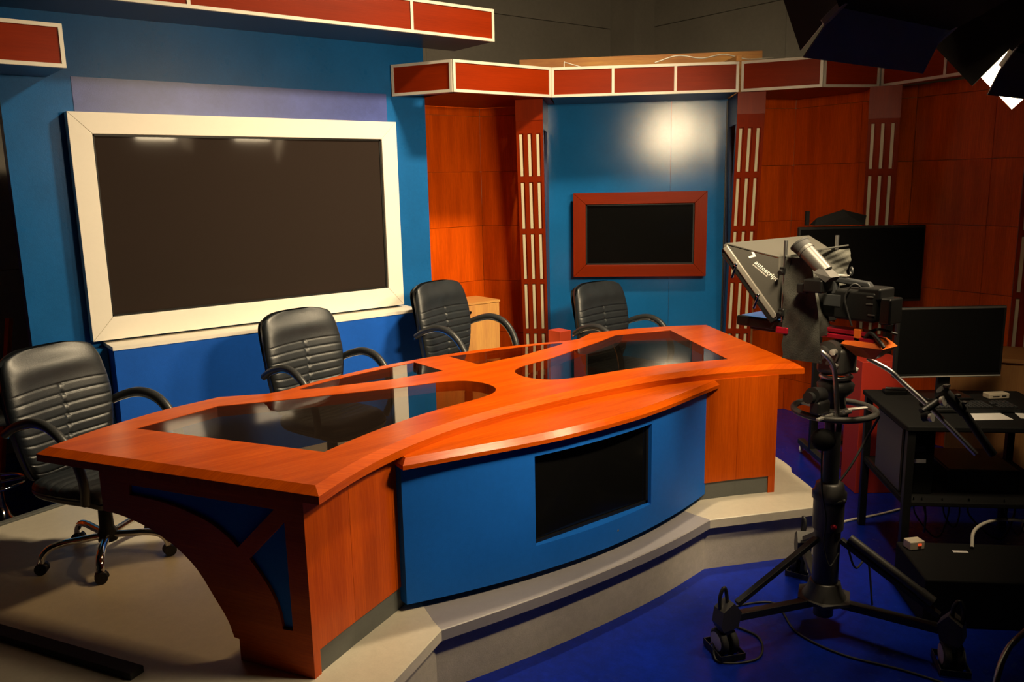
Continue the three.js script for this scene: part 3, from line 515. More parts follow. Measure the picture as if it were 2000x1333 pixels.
// ------------------------------------------------------------------ camera pedestal
const PX = 3.311, PZ = -1.92;
{
  const t = thing('camera_pedestal', 'grey three wheeled studio camera pedestal with steering ring', 'pedestal', [PX, FLOOR, PZ]);
  part('column_tube', lathe([[0.001, 0.17], [0.058, 0.17], [0.058, 0.62], [0.001, 0.62]], 36), M.greyMetal, t);
  part('collar', lathe([[0.058, 0.5], [0.068, 0.5], [0.068, 0.64], [0.075, 0.645], [0.075, 0.675], [0.066, 0.68], [0.06, 0.715], [0.036, 0.72]], 36), M.greyMetal, t);
  part('inner_tube', cyl(0.036, 0.036, 0.4, 0, 0.88, 0, 30), M.darkMetal, t);
  part('hub_plate', merge([lathe([[0.001, 0.15], [0.1, 0.15], [0.1, 0.165], [0.078, 0.2], [0.07, 0.235], [0.058, 0.24], [0.001, 0.24]], 36), cyl(0.13, 0.13, 0.014, 0, 0.16, 0, 6), cyl(0.045, 0.045, 0.06, 0, 0.1, 0, 20)]), M.greyMetal, t);
  part('red_knob', new THREE.SphereGeometry(0.014, 14, 10).translate(-0.045, 0.53, 0.055), M.redMetal, t, 'small red knob');
  part('lock_lever', merge([rod([-0.05, 0.64, 0.045], [-0.02, 0.655, 0.08], 0.006), new THREE.SphereGeometry(0.01, 10, 8).translate(-0.018, 0.656, 0.082)]), M.greyMetal, t);
  const angs = [-163, 77.5, -42.6].map(d => d * Math.PI / 180);
  angs.forEach((a, k) => {
    const R = 0.547, ux = Math.cos(a), uz = Math.sin(a);
    part('lower_arm', beam([ux * 0.06, 0.145, uz * 0.06], [ux * (R - 0.05), 0.165, uz * (R - 0.05)], 0.04, 0.035), M.darkMetal, t);
    part('brace', beam([ux * 0.06, 0.455, uz * 0.06], [ux * (R - 0.06), 0.225, uz * (R - 0.06)], 0.03, 0.024), M.darkMetal, t);
    if (k === 1) part('strapped_tube', merge([rod([ux * 0.1, 0.475, uz * 0.1], [ux * 0.42, 0.3, uz * 0.42], 0.02, 18), rod([ux * 0.405, 0.308, uz * 0.405], [ux * 0.46, 0.277, uz * 0.46], 0.024, 18)]), M.greyMetal, t);
    const hs = part('caster_housing', merge([new ConvexGeometry([[-0.045, 0.13], [-0.06, 0.2], [-0.02, 0.25], [0.035, 0.215], [0.045, 0.15], [0.03, 0.12]].flatMap(([r, y]) => [V((R + r) * ux - uz * 0.036, y, (R + r) * uz + ux * 0.036), V((R + r) * ux + uz * 0.036, y, (R + r) * uz - ux * 0.036)])), cyl(0.032, 0.036, 0.03, R * ux, 0.118, R * uz)]), M.greyMetal, t);
    part('handle_loop', tube([[(R - 0.01) * ux, 0.225, (R - 0.01) * uz], [(R - 0.005) * ux - uz * 0.008, 0.29, (R - 0.005) * uz + ux * 0.008], [(R + 0.012) * ux, 0.315, (R + 0.012) * uz], [(R + 0.03) * ux, 0.28, (R + 0.03) * uz], [(R + 0.03) * ux, 0.215, (R + 0.03) * uz]], 0.0085, 24, 10), M.darkMetal, hs);
    const c = new THREE.Group(); c.name = 'caster'; t.add(c); c.position.set(R * ux, 0, R * uz); c.rotation.y = [1.15, 0.65, 0.25][k]; c.scale.set(1.3, 1.12, 1.3);
    const wh = s => lathe([[0.001, -0.012], [0.04, -0.012], [0.05, -0.009], [0.05, 0.009], [0.04, 0.012], [0.001, 0.012]], 28).rotateX(Math.PI / 2).translate(0, 0.053, s * 0.019);
    for (const s of [-1, 1]) { part('wheel', wh(s), M.rubber, c); part('hub_disc', lathe([[0.001, 0], [0.037, 0], [0.037, 0.003], [0.001, 0.006]], 26).rotateX(s * Math.PI / 2).translate(0, 0.053, s * 0.031), M.wheel, c); }
    part('fork', merge([rbox(0.05, 0.05, 0.03, 0.015, 0.09, 0, 0.008), rbox(0.02, 0.075, 0.022, 0.046, 0.06, 0, 0.005)]), M.wheel, c, 'pale grey caster fork');
    part('cable_guard', merge([span(-0.062, 0.066, 0.004, 0.03, -0.046, -0.043), span(-0.062, 0.066, 0.004, 0.03, 0.043, 0.046), span(-0.062, -0.059, 0.004, 0.03, -0.046, 0.046), span(0.063, 0.066, 0.004, 0.03, -0.046, 0.046)]), M.darkMetal, c);
  });
  // steering ring
  part('steering_ring', new THREE.TorusGeometry(0.172, 0.0145, 14, 60).rotateX(Math.PI / 2).translate(0, 1.06, 0), M.greyMetal, t);
  for (let k = 0; k < 3; k++) { const a = 0.5 + k * 2.094; part('ring_spoke', beam([Math.cos(a) * 0.04, 1.055, Math.sin(a) * 0.04], [Math.cos(a) * 0.17, 1.06, Math.sin(a) * 0.17], 0.022, 0.008), M.silver, t); }
  part('ring_hub', lathe([[0.001, 1.03], [0.06, 1.03], [0.062, 1.06], [0.05, 1.075], [0.001, 1.075]], 28), M.greyMetal, t);
  // pan and tilt head
  part('head_base', lathe([[0.001, 1.07], [0.05, 1.07], [0.045, 1.12], [0.075, 1.15], [0.08, 1.18], [0.06, 1.2], [0.001, 1.2]], 30), M.darkMetal, t);
  part('head_ring', new THREE.TorusGeometry(0.062, 0.01, 10, 36).rotateX(Math.PI / 2).translate(0, 1.215, 0), M.steel, t);
  part('tilt_body', merge([rbox(0.13, 0.12, 0.13, 0, 1.29, 0, 0.02, 3), cyl(0.052, 0.052, 0.16, 0, 0, 0, 28).rotateZ(Math.PI / 2).translate(0, 1.33, 0), cyl(0.03, 0.03, 0.2, 0, 0, 0, 24).rotateZ(Math.PI / 2).translate(0, 1.33, -0.02)]), M.greyMetal, t);
  for (const [x, y, z] of [[-0.09, 1.34, 0.035], [-0.1, 1.28, 0.045], [0.06, 1.24, 0.05]]) part('knob', merge([cyl(0.014, 0.014, 0.018, 0, 0, 0, 16).rotateZ(Math.PI / 2), rod([0, 0, 0], [0.03, 0, 0], 0.005)]).translate(x, y, z), M.silver, t);
  part('camera_plate', merge([rbox(0.09, 0.02, 0.34, 0, 1.40, 0.02, 0.004), rbox(0.08, 0.018, 0.26, 0, 1.425, 0.02, 0.004)]), M.redMetal, t, 'red anodised camera plate');
  // pan bars
  part('pan_bar', tube([[-0.1, 1.335, -0.02], [-0.13, 1.345, 0.0], [-0.115, 1.30, 0.045], [-0.105, 1.22, 0.06], [-0.11, 1.0, 0.085]], 0.0105, 40, 12), M.steel, t, 'steel pan bar with zoom control');
  part('pan_bar', tube([[0.075, 1.3, 0.1], [0.09, 1.255, 0.2], [0.1, 1.22, 0.24], [0.11, 1.13, 0.36], [0.12, 0.965, 0.56]], 0.0105, 40, 12), M.steel, t, 'dark pan bar reaching to the right');
  const zc = part('zoom_control', merge([cyl(0.035, 0.035, 0.07, 0, 0, 0, 28).rotateZ(1.45).translate(-0.155, 1.155, 0.005), rbox(0.09, 0.06, 0.05, -0.15, 1.105, 0.02, 0.012), cyl(0.025, 0.025, 0.03, 0, 0, 0, 20).rotateZ(1.45).translate(-0.2, 1.15, 0.0)]), M.darkMetal, t);
  part('clamp', merge([rbox(0.13, 0.012, 0.016, -0.15, 1.065, 0.05, 0.003), rod([-0.075, 1.08, 0.09], [-0.04, 1.08, 0.1], 0.009), rod([-0.08, 1.045, 0.085], [-0.03, 1.035, 0.1], 0.005)]), M.silver, zc, 'silver clamp screws');
  const fc = part('focus_control', merge([rod([0.035, 1.12, 0.37], [0.13, 1.165, 0.40], 0.016, 18), cyl(0.02, 0.02, 0.03, 0, 0, 0, 20).rotateX(1.3).translate(0.035, 1.105, 0.39)]), M.black, t);
  part('knob', merge([cyl(0.018, 0.02, 0.014, 0, 0, 0, 20).rotateX(1.3).translate(0.1, 1.165, 0.42), cyl(0.016, 0.018, 0.014, 0, 0, 0, 20).rotateX(1.3).translate(0.03, 1.105, 0.41)]), M.silver, fc);
  part('grip', merge([rod([0.12, 1.21, 0.40], [0.19, 1.11, 0.47], 0.022, 18), rod([0.19, 1.11, 0.47], [0.28, 0.93, 0.56], 0.017, 18)]), M.rubber, t);
  part('grip_keys', merge([rbox(0.03, 0.012, 0.02, 0.125, 1.225, 0.42, 0.003), rbox(0.022, 0.012, 0.018, 0.155, 1.185, 0.455, 0.003), rbox(0.02, 0.01, 0.016, 0.175, 1.155, 0.475, 0.003)]), M.greyMetal, t);
}
{
  const b = single('intercom_ball', new THREE.SphereGeometry(0.052, 28, 20).scale(1, 0.95, 1).translate(PX - 0.16, 0.965 + FLOOR, PZ + 0.05), M.blackMatt, 'black round intercom pouch hanging below the steering ring', 'pouch');
  const o = thing('orange_housing', 'orange faceted plastic housing mounted under the video camera', 'housing', [PX + 0.005, 1.335, PZ + 0.16]);
  part('shell', new ConvexGeometry([[-0.03, 0.035, -0.09], [0.03, 0.035, -0.06], [-0.03, 0.035, 0.07], [0.03, 0.035, 0.07], [-0.06, 0, -0.13], [0.06, 0, -0.12], [-0.075, 0, 0.0], [-0.06, 0, 0.115], [0.06, 0, 0.115], [-0.03, -0.05, -0.06], [0.03, -0.05, -0.05], [-0.03, -0.055, 0.05], [0.03, -0.05, 0.05]].map(p => V(p[0], p[1], p[2] * 0.78 - 0.015))), M.orange, o);
  part('tab', rbox(0.03, 0.06, 0.034, -0.035, 0.04, -0.05, 0.006), M.orange, o);
  part('cable_bunch', merge([tube([[-0.04, 0.03, -0.02], [-0.05, 0.06, 0.01], [-0.06, 0.03, 0.06], [-0.065, 0.01, 0.08]], 0.008), tube([[0, 0.05, -0.03], [-0.02, 0.075, 0.03], [0, 0.06, 0.1]], 0.006)]), M.cableDark, o);
}

// ------------------------------------------------------------------ video camera with rain cloth
{
  const t = thing('video_camera', 'black shoulder video camera with viewfinder on the pedestal', 'camera', [PX, 1.40, PZ]);
  part('body', merge([rbox(0.13, 0.13, 0.19, 0, 0.105, 0.1, 0.015, 3), rbox(0.1, 0.1, 0.15, 0.01, 0.09, -0.03, 0.02, 3), rbox(0.12, 0.05, 0.1, 0, 0.16, 0.16, 0.01)]), M.black, t);
  part('lens', merge([rod([0, 0.11, -0.05], [0, 0.115, -0.13], 0.045, 30), rod([0, 0.115, -0.13], [0, 0.115, -0.2], 0.05, 30)]), M.black, t);
  part('battery', rbox(0.1, 0.11, 0.05, 0.005, 0.09, 0.225, 0.008), M.blackGloss, t);
  part('top_handle', merge([beam([0, 0.205, -0.03], [0, 0.19, 0.135], 0.035, 0.026, 0.01), beam([0, 0.15, 0.155], [0, 0.195, 0.125], 0.034, 0.02, 0.006), beam([0, 0.14, -0.02], [0, 0.2, -0.035], 0.034, 0.03, 0.006)]), M.plastic, t);
  part('microphone_ring', new THREE.TorusGeometry(0.016, 0.004, 8, 20).rotateY(0.8).translate(-0.01, 0.245, 0.05), M.plastic, t);
  part('keypad', rbox(0.03, 0.006, 0.06, 0, 0.222, 0.0, 0.002), M.silver, t); part('side_panel', rbox(0.005, 0.05, 0.08, -0.066, 0.12, 0.0, 0.002), M.plastic, t);
  for (const [y, z] of [[0.15, 0.17], [0.12, 0.17], [0.075, 0.18]]) part('side_button', rbox(0.004, 0.006, 0.03, -0.067, y, z, 0.001), M.greyMetal, t);
  const vf = part('viewfinder', merge([rod([-0.25, 0.262, 0.075], [-0.25, 0.352, -0.028], 0.031, 30, 0.034), rod([-0.25, 0.34, -0.015], [-0.25, 0.348, -0.024], 0.037, 30), new ConvexGeometry([[-0.215, 0.245, 0.12], [-0.285, 0.245, 0.12], [-0.205, 0.262, 0.045], [-0.295, 0.262, 0.045], [-0.225, 0.285, 0.07], [-0.275, 0.285, 0.07], [-0.21, 0.225, 0.1], [-0.29, 0.225, 0.1]].map(p => V(...p)))]), M.greyMetal, t, 'tubular grey viewfinder');
  part('eye_cup', merge([rod([-0.25, 0.35, -0.026], [-0.25, 0.37, -0.05], 0.036, 30, 0.04), new THREE.TorusGeometry(0.036, 0.006, 10, 28).rotateX(0.86).translate(-0.25, 0.37, -0.05)]), M.rubber, vf);
  part('viewfinder_body', merge([rbox(0.09, 0.055, 0.085, -0.25, 0.205, 0.045, 0.008), rbox(0.07, 0.04, 0.05, -0.25, 0.19, -0.01, 0.006), rod([-0.22, 0.2, 0.03], [-0.03, 0.19, -0.03], 0.012)]), M.black, t);
  part('signal_cable', tube([[-0.03, 0.15, 0.14], [-0.07, 0.2, 0.1], [-0.085, 0.14, 0.07], [-0.075, 0.08, 0.08], [-0.07, 0.02, 0.1]], 0.004, 30, 8), M.cableDark, t);
}
// cloth shroud behind the prompter hood
function clothSheet(w, h, fn, nu = 28, nv = 36) {
  const g = new THREE.PlaneGeometry(w, h, nu, nv), p = g.attributes.position, uv = g.attributes.uv;
  for (let i = 0; i < p.count; i++) { uv.setXY(i, p.getX(i), p.getY(i)); const v = fn(p.getX(i) / w + 0.5, p.getY(i) / h + 0.5, p.getX(i), p.getY(i)); p.setXYZ(i, ...v); }
  g.computeVertexNormals();
  const b = g.clone(), n = b.attributes.normal, q = b.attributes.position; for (let i = 0; i < q.count; i++) q.setXYZ(i, q.getX(i) - n.getX(i) * 0.003, q.getY(i) - n.getY(i) * 0.003, q.getZ(i) - n.getZ(i) * 0.003);
  return merge([flat(g), flip(flat(b))]);
}
{
  const t = thing('rain_cloth', 'dark grey cloth shroud hanging between prompter and camera', 'cloth', [PX, 1.30, PZ]);
  const wr = (u, v, k) => 0.006 * Math.sin(v * 5 + u * 4 + k) + 0.0025 * Math.sin(v * 13 + k * 2 + u * 7) + 0.0012 * Math.sin(v * 31 - u * 17 + k);
  part('side_sheet', clothSheet(0.19, 0.44, (u, v) => [-0.235 + wr(u, v, 1) + 0.03 * u * (1 - v), v * 0.44 - 0.03, -0.125 + u * (0.18 - 0.06 * v) + 0.003 * Math.sin(v * 34) * (1 - u)]), M.cloth, t);
  part('rear_sheet', clothSheet(0.44, 0.17, (u, v) => [-0.235 + u * 0.44, 0.255 + v * 0.165, -0.10 + wr(u * 2, v, 2) * 1.4 + 0.02 * Math.sin(u * 7)]), M.cloth, t);
  part('inner_sheet', clothSheet(0.2, 0.32, (u, v) => [-0.2 + u * 0.2, 0.06 + v * 0.28, -0.03 - 0.08 * v + wr(u, v, 4)]), M.cloth, t);
  for (let k = 0; k < 1; k++) part('hem', tube([[-0.235, 0.41, -0.125], [-0.16, 0.425, -0.1], [0.0, 0.43, -0.1], [0.205, 0.435, -0.095]], 0.004, 40, 8), M.cloth, t);
}
// ------------------------------------------------------------------ teleprompter
{
  const t = thing('teleprompter', 'hooded teleprompter with white lettering in front of the camera', 'teleprompter', [3.29, 1.38, -2.08]);
  const zf = -0.197, zr = 0.0, fw = 0.322, rw = 0.21, yt = 0.382, yr = 0.325, yb = 0.075;
  const quad = (a, b, c, d, th, inn) => { const n = V(...b).sub(V(...a)).cross(V(...d).sub(V(...a))).normalize().multiplyScalar(th); return new ConvexGeometry([a, b, c, d].flatMap(p => [V(...p), V(...p).add(n)])); };
  part('hood_top', quad([-fw, yt, zf], [fw, yt, zf], [rw, yr, zr], [-rw, yr, zr], -0.004), M.hood, t, 'cloth hood top');
  part('hood_rear', quad([-rw, yr, zr], [rw, yr, zr], [rw, yb, zr], [-rw, yb, zr], 0.004), M.hood, t);
  // lettered side of the hood, as cloth print
  const cv = document.createElement('canvas'); cv.width = 1024; cv.height = 1024; const cx = cv.getContext('2d');
  cx.fillStyle = '#3e3c37'; cx.fillRect(0, 0, 1024, 1024); cx.fillStyle = '#e9e6de';
  cx.save(); cx.translate(408, 255); cx.rotate(0.735); cx.font = 'bold 80px sans-serif'; cx.fillText('autoscript', 0, 0);
  cx.font = 'bold 27px sans-serif'; cx.fillText('a Vitec Group brand', 4, 32); cx.restore();
  cx.save(); cx.translate(372, 92); cx.rotate(0.2); cx.lineWidth = 30; cx.strokeStyle = '#e9e6de'; cx.beginPath(); cx.moveTo(10, -10); cx.lineTo(52, 44); cx.lineTo(-18, 82); cx.stroke(); cx.restore();
  const ct = new THREE.CanvasTexture(cv); ct.colorSpace = THREE.SRGBColorSpace;
  const printed = std({ map: ct, roughness: 0.55 });
  for (const s of [-1, 1]) {
    const P = [[s * fw, yt - 0.004, zf], [s * rw, yr - 0.003, zr], [s * rw, yb, zr]];
    const g = new THREE.BufferGeometry(); const vs = s < 0 ? [P[0], P[2], P[1]] : [P[0], P[1], P[2]];
    const all = [...vs, ...vs.map(p => [p[0] - s * 0.004, p[1], p[2]]).reverse()];
    g.setAttribute('position', new THREE.BufferAttribute(new Float32Array(all.flat()), 3));
    const L = 0.3; g.setAttribute('uv', new THREE.BufferAttribute(new Float32Array(all.flatMap(p => [(p[2] - zf) / L * 1.05 + 0.02 , (p[1] - yb) / L + 0.0])), 2)); g.computeVertexNormals();
    part('hood_side', g, s < 0 ? printed : M.hood, t, s < 0 ? 'cloth hood side with white lettering' : undefined);
  }
  // glass and its frame
  const gb = [[-fw, yt - 0.012, zf], [fw, yt - 0.012, zf], [rw, yb - 0.01, zr - 0.005], [-rw, yb - 0.01, zr - 0.005]];
  const fr = part('glass_frame', merge([beam(gb[0], gb[1], 0.022, 0.022, 0.006), beam(gb[0], gb[3], 0.02, 0.026, 0.006), beam(gb[1], gb[2], 0.02, 0.026, 0.006), beam(gb[3], gb[2], 0.022, 0.022, 0.006)]), M.barGrey, t, 'silver edged frame of the prompter glass');
  part('outer_frame', merge([beam([-fw + 0.004, yt - 0.035, zf - 0.008], [-rw, yb - 0.03, zr - 0.012], 0.022, 0.03, 0.006), beam([fw, yt - 0.035, zf - 0.008], [rw, yb - 0.03, zr - 0.012], 0.022, 0.03, 0.006), beam([-fw, yt - 0.032, zf - 0.01], [fw, yt - 0.032, zf - 0.01], 0.02, 0.026, 0.006)]), M.blackGloss, fr);
  for (const k of [0.25, 0.68]) part('clip', merge([rod([-fw + (fw - rw) * k - 0.012, yt - 0.02 + (yb - yt) * k, zf * (1 - k)], [-fw + (fw - rw) * k - 0.014, yt - 0.07 + (yb - yt) * k, zf * (1 - k) - 0.02], 0.006), new THREE.SphereGeometry(0.009, 12, 8).translate(-fw + (fw - rw) * k - 0.014, yt - 0.012 + (yb - yt) * k, zf * (1 - k))]), M.chrome, fr);
  part('beam_splitter', quad(gb[0], gb[1], gb[2], gb[3], 0.003), phy({ color: lin(0.75, 0.75, 0.75), transmission: 1, thickness: 0, roughness: 0.02 }), t, 'slanted prompter glass');
  // rods
  for (const s of [-1, 1]) { part('support_rod', rod([s * 0.2, 0.0, 0.025], [s * 0.2, 0.4, 0.025], 0.0085, 18), M.steel, t); part('rod_clamp', merge([rbox(0.03, 0.035, 0.03, s * 0.205, 0.09, 0.025, 0.006), rbox(0.03, 0.035, 0.03, s * 0.205, 0.27, 0.025, 0.006), rod([s * 0.23, 0.27, 0.03], [s * 0.25, 0.265, 0.035], 0.01), rod([s * 0.23, 0.09, 0.03], [s * 0.25, 0.085, 0.035], 0.01)]), M.black, t); }
  // upward facing monitor
  const mo = part('prompter_monitor', rbox(0.42, 0.045, 0.25, 0, 0.03, -0.085, 0.008), M.black, t);
  part('monitor_screen', span(-0.19, 0.19, 0.0525, 0.0545, -0.195, 0.015), M.bluePrompt, mo, 'pale blue lit monitor face');
  part('monitor_foot', merge([rbox(0.3, 0.02, 0.2, 0, -0.005, -0.08, 0.006), rbox(0.06, 0.03, 0.06, -0.1, -0.02, 0.02, 0.01)]), M.black, t);
  part('red_bracket', rbox(0.05, 0.03, 0.06, -0.19, 0.012, 0.03, 0.006), M.redMetal, t, 'dark red anodised bracket');
}

// ------------------------------------------------------------------ equipment cart
const CART = [4.027, FLOOR, -1.926], CT = -Math.PI / 4;
const onCart = (x, y, z) => { const c = Math.SQRT1_2; return [CART[0] + x * c - z * c, y, CART[2] + x * c + z * c]; };
{
  const t = thing('equipment_cart', 'black steel equipment cart at the right with monitor and keyboard', 'cart', CART, CT);
  const w = 0.86, d = 0.76, h = 0.84;
  part('top_board', rbox(w, 0.03, d, w / 2 - 0.01, h - 0.015, -d / 2 + 0.01, 0.008), M.blackMatt, t);
  for (const [x, z] of [[0.02, -0.02], [w - 0.04, -0.02], [0.02, -d + 0.04], [w - 0.04, -d + 0.04]]) part('leg', span(x - 0.02, x + 0.02, 0, h - 0.03, z - 0.02, z + 0.02, 0.004), M.black, t);
  part('middle_shelf', rbox(w - 0.03, 0.025, d - 0.03, w / 2 - 0.01, 0.42, -d / 2 + 0.01, 0.005), M.blackMatt, t);
  part('side_rail', span(0.01, 0.03, 0.4, 0.44, -d + 0.05, -0.03), M.black, t);
  const m = thing('desktop_monitor', 'black desktop monitor standing on the equipment cart', 'monitor', [4.70, 0.80, -2.06], -0.66);
  part('bezel', rbox(0.606, 0.402, 0.03, 0, 0.322, 0, 0.008), M.black, m); part('screen', span(-0.286, 0.286, 0.147, 0.51, 0.0145, 0.0165), M.screenDark, m);
  part('lower_strip', span(-0.298, 0.298, 0.126, 0.132, 0.014, 0.018), M.silver, m); part('top_strip', span(-0.298, 0.298, 0.512, 0.522, 0.013, 0.0165), M.greyMetal, m);
  part('neck', rbox(0.07, 0.14, 0.03, 0, 0.08, -0.03, 0.006), M.black, m); part('foot', rbox(0.26, 0.014, 0.2, 0, 0.008, -0.03, 0.005), M.blackGloss, m);
  const k = thing('keyboard', 'black computer keyboard on the equipment cart', 'keyboard', onCart(0.42, 0.80, -0.33), CT + 0.06);
  part('tray', rbox(0.46, 0.022, 0.17, 0, 0.013, 0, 0.006), M.black, k);
  const kg = rbox(0.0165, 0.008, 0.0165, 0, 0, 0, 0.003, 1);
  for (let r = 0; r < 6; r++) for (let c = 0; c < 21; c++) { if ((r === 0 && c % 5 === 1) || c === 15 || (c > 15 && c < 17 && r === 3)) continue; const q = part('key', kg, M.plastic, k); q.position.set(-0.212 + c * 0.0212, 0.027, -0.06 + r * 0.0225); }
  const sh = (x, z, w2, d2, turn, label) => { const p = single('paper_sheet', box(w2, 0.0015, d2), M.paper, label, 'paper'); p.position.set(...onCart(x, 0.801, z)); p.rotation.y = CT + turn; };
  sh(0.45, -0.185, 0.2, 0.12, 0.1, 'white paper sheet on the cart in front of the keyboard');
  sh(0.68, -0.20, 0.14, 0.1, -0.15, 'white paper sheet at the right end of the cart');
  const cr = thing('card_reader', 'small pale card reader beside the keyboard', 'card reader', onCart(0.66, 0.80, -0.58), CT + 0.2);
  part('case', rbox(0.12, 0.03, 0.06, 0, 0.016, 0, 0.005), M.beige, cr); part('slot', merge([span(-0.04, 0.0, 0.012, 0.018, 0.0295, 0.031), span(0.015, 0.04, 0.012, 0.02, 0.0295, 0.031)]), M.black, cr);
  const tb = thing('tablet_holder', 'chrome clip holder lying on the rear of the cart', 'clip', onCart(0.14, 0.80, -0.66), CT);
  part('clip_bar', rod([-0.05, 0.03, 0], [0.06, 0.03, 0.01], 0.008), M.steel, tb); part('clip_foot', rbox(0.12, 0.02, 0.06, 0, 0.011, 0, 0.005), M.black, tb);
  const pc = thing('computer_tower', 'dark computer tower standing on the lower shelf of the cart', 'computer', onCart(0.1, 0.3935, -0.33), CT);
  part('case', rbox(0.16, 0.36, 0.42, 0, 0.18, 0, 0.006), M.black, pc); part('side_panel', span(-0.083, -0.081, 0.01, 0.35, -0.2, 0.2), M.greyMetal, pc);
  part('rear_label', span(-0.03, 0.04, 0.17, 0.19, 0.211, 0.2125), M.paper, pc); part('port_plate', span(-0.04, 0.03, 0.23, 0.26, 0.211, 0.2125), M.greyMetal, pc);
  const am = thing('rack_amplifier', 'flat dark device lying on the lower shelf of the cart', 'amplifier', onCart(0.45, 0.3935, -0.35), CT);
  part('case', rbox(0.36, 0.12, 0.38, 0, 0.06, 0, 0.006), M.black, am); part('lid', span(-0.17, 0.17, 0.12, 0.123, -0.18, 0.18), M.greyMetal, am);
  const bx = thing('black_flight_case', 'black flight case on the floor below the cart', 'case', onCart(0.25, FLOOR, 0.26), CT);
  part('case', rbox(0.62, 0.24, 0.42, 0.02, 0.12, 0, 0.012), M.blackMatt, bx); part('strap_tape', rbox(0.07, 0.003, 0.02, -0.02, 0.2415, -0.1, 0.001), M.paper, bx, 'strip of pale tape');
  const ps = thing('power_strip', 'pale power strip with a glowing red switch on the floor case', 'power strip', onCart(0.02, 0.2, 0.13), CT + 0.3);
  part('body', rbox(0.08, 0.045, 0.06, 0, 0.024, 0, 0.006), M.beige, ps); part('switch', rbox(0.02, 0.012, 0.006, 0.01, 0.03, 0.031, 0.002), M.led, ps, 'glowing red switch');
}

// ------------------------------------------------------------------ cables
const F = FLOOR + 0.006;
single('floor_cable', tube([[2.76, 0.0, -2.12], [2.70, F, -2.05], [2.85, F, -1.95], [3.0, F, -2.05], [3.0, F, -2.3], [3.32, F, -2.2], [3.17, F, -1.96], [3.16, F, -1.74], [3.25, F, -1.5], [3.3, F, -1.3]], 0.005, 90, 8), M.cableDark, 'thin black cable trailing on the floor from the left caster', 'cable');
single('pedestal_cable', tube([[PX - 0.17, 0.93, PZ + 0.05], [PX - 0.15, 0.7, PZ + 0.05], [PX - 0.12, 0.55, PZ + 0.06], [PX - 0.125, 0.42, PZ + 0.06], [PX - 0.1, 0.33, PZ + 0.08], [PX - 0.05, 0.38, PZ + 0.09]], 0.004, 60, 8), M.cableDark, 'black cable hanging down the left side of the pedestal', 'cable');
single('pedestal_cable', tube([[PX + 0.17, 0.98, PZ + 0.12], [PX + 0.2, 0.85, PZ + 0.05], [PX + 0.12, 0.72, PZ + 0.02], [PX + 0.065, 0.655, PZ + 0.0]], 0.006, 50, 8), M.cableDark, 'black cable sagging from the steering ring to the collar', 'cable');
single('pedestal_cable', tube([[PX + 0.03, 0.4, PZ + 0.08], [PX + 0.18, 0.22, PZ + 0.05], [PX + 0.34, 0.2, PZ + 0.02], [PX + 0.36, F, PZ + 0.05]], 0.005, 50, 8), M.cableDark, 'black cable drooping right of the pedestal foot', 'cable');
single('white_cable', tube([[4.3, F, -2.5], [4.5, F, -2.5], [4.7, F, -2.44], [4.85, F, -2.40], [5.1, F, -2.36], [5.4, F, -2.4]], 0.008, 60, 8), M.cablePale, 'white cable lying on the blue floor behind the pedestal', 'cable');
single('white_cable', tube([onCart(0.3, 0.21, 0.12), onCart(0.33, 0.27, 0.06), onCart(0.5, 0.29, -0.05), onCart(0.75, 0.26, -0.05), onCart(0.9, 0.2, -0.05)], 0.009, 50, 8), M.cablePale, 'pale cable arching over the floor case under the cart', 'cable');
const hang = [[0.06, -0.1, 0.16], [0.1, 0.0, 0.05], [0.2, -0.05, 0.1], [0.33, -0.14, 0.2], [0.5, -0.03, 0.12]];
hang.forEach(([x, dz, q], i) => single('hanging_cable', tube([onCart(x, 0.405, -0.03), onCart(x + 0.03, 0.3, -0.04 + dz * 0.3), onCart(x + q, 0.16 + 0.03 * (i % 3), -0.1), onCart(x + q * 1.4, 0.27, -0.15), onCart(x + q * 1.6, 0.4, -0.25)], 0.004 + 0.001 * (i % 2), 40, 6), M.cableDark, ['leftmost', 'second', 'third', 'fourth', 'rightmost'][i] + ' black cable loop below the lower shelf of the cart', 'cable', 'cables looping below the cart shelf'));
single('armoured_cable', tube([[3.10, F, -1.08], [3.12, 0.06, -1.10], [3.2, 0.17, -1.12], [3.3, 0.22, -1.13], [3.42, 0.25, -1.12], [3.6, 0.28, -1.1]], 0.012, 50, 10), M.steel, 'shiny metal hose curving up at the lower right corner', 'hose');

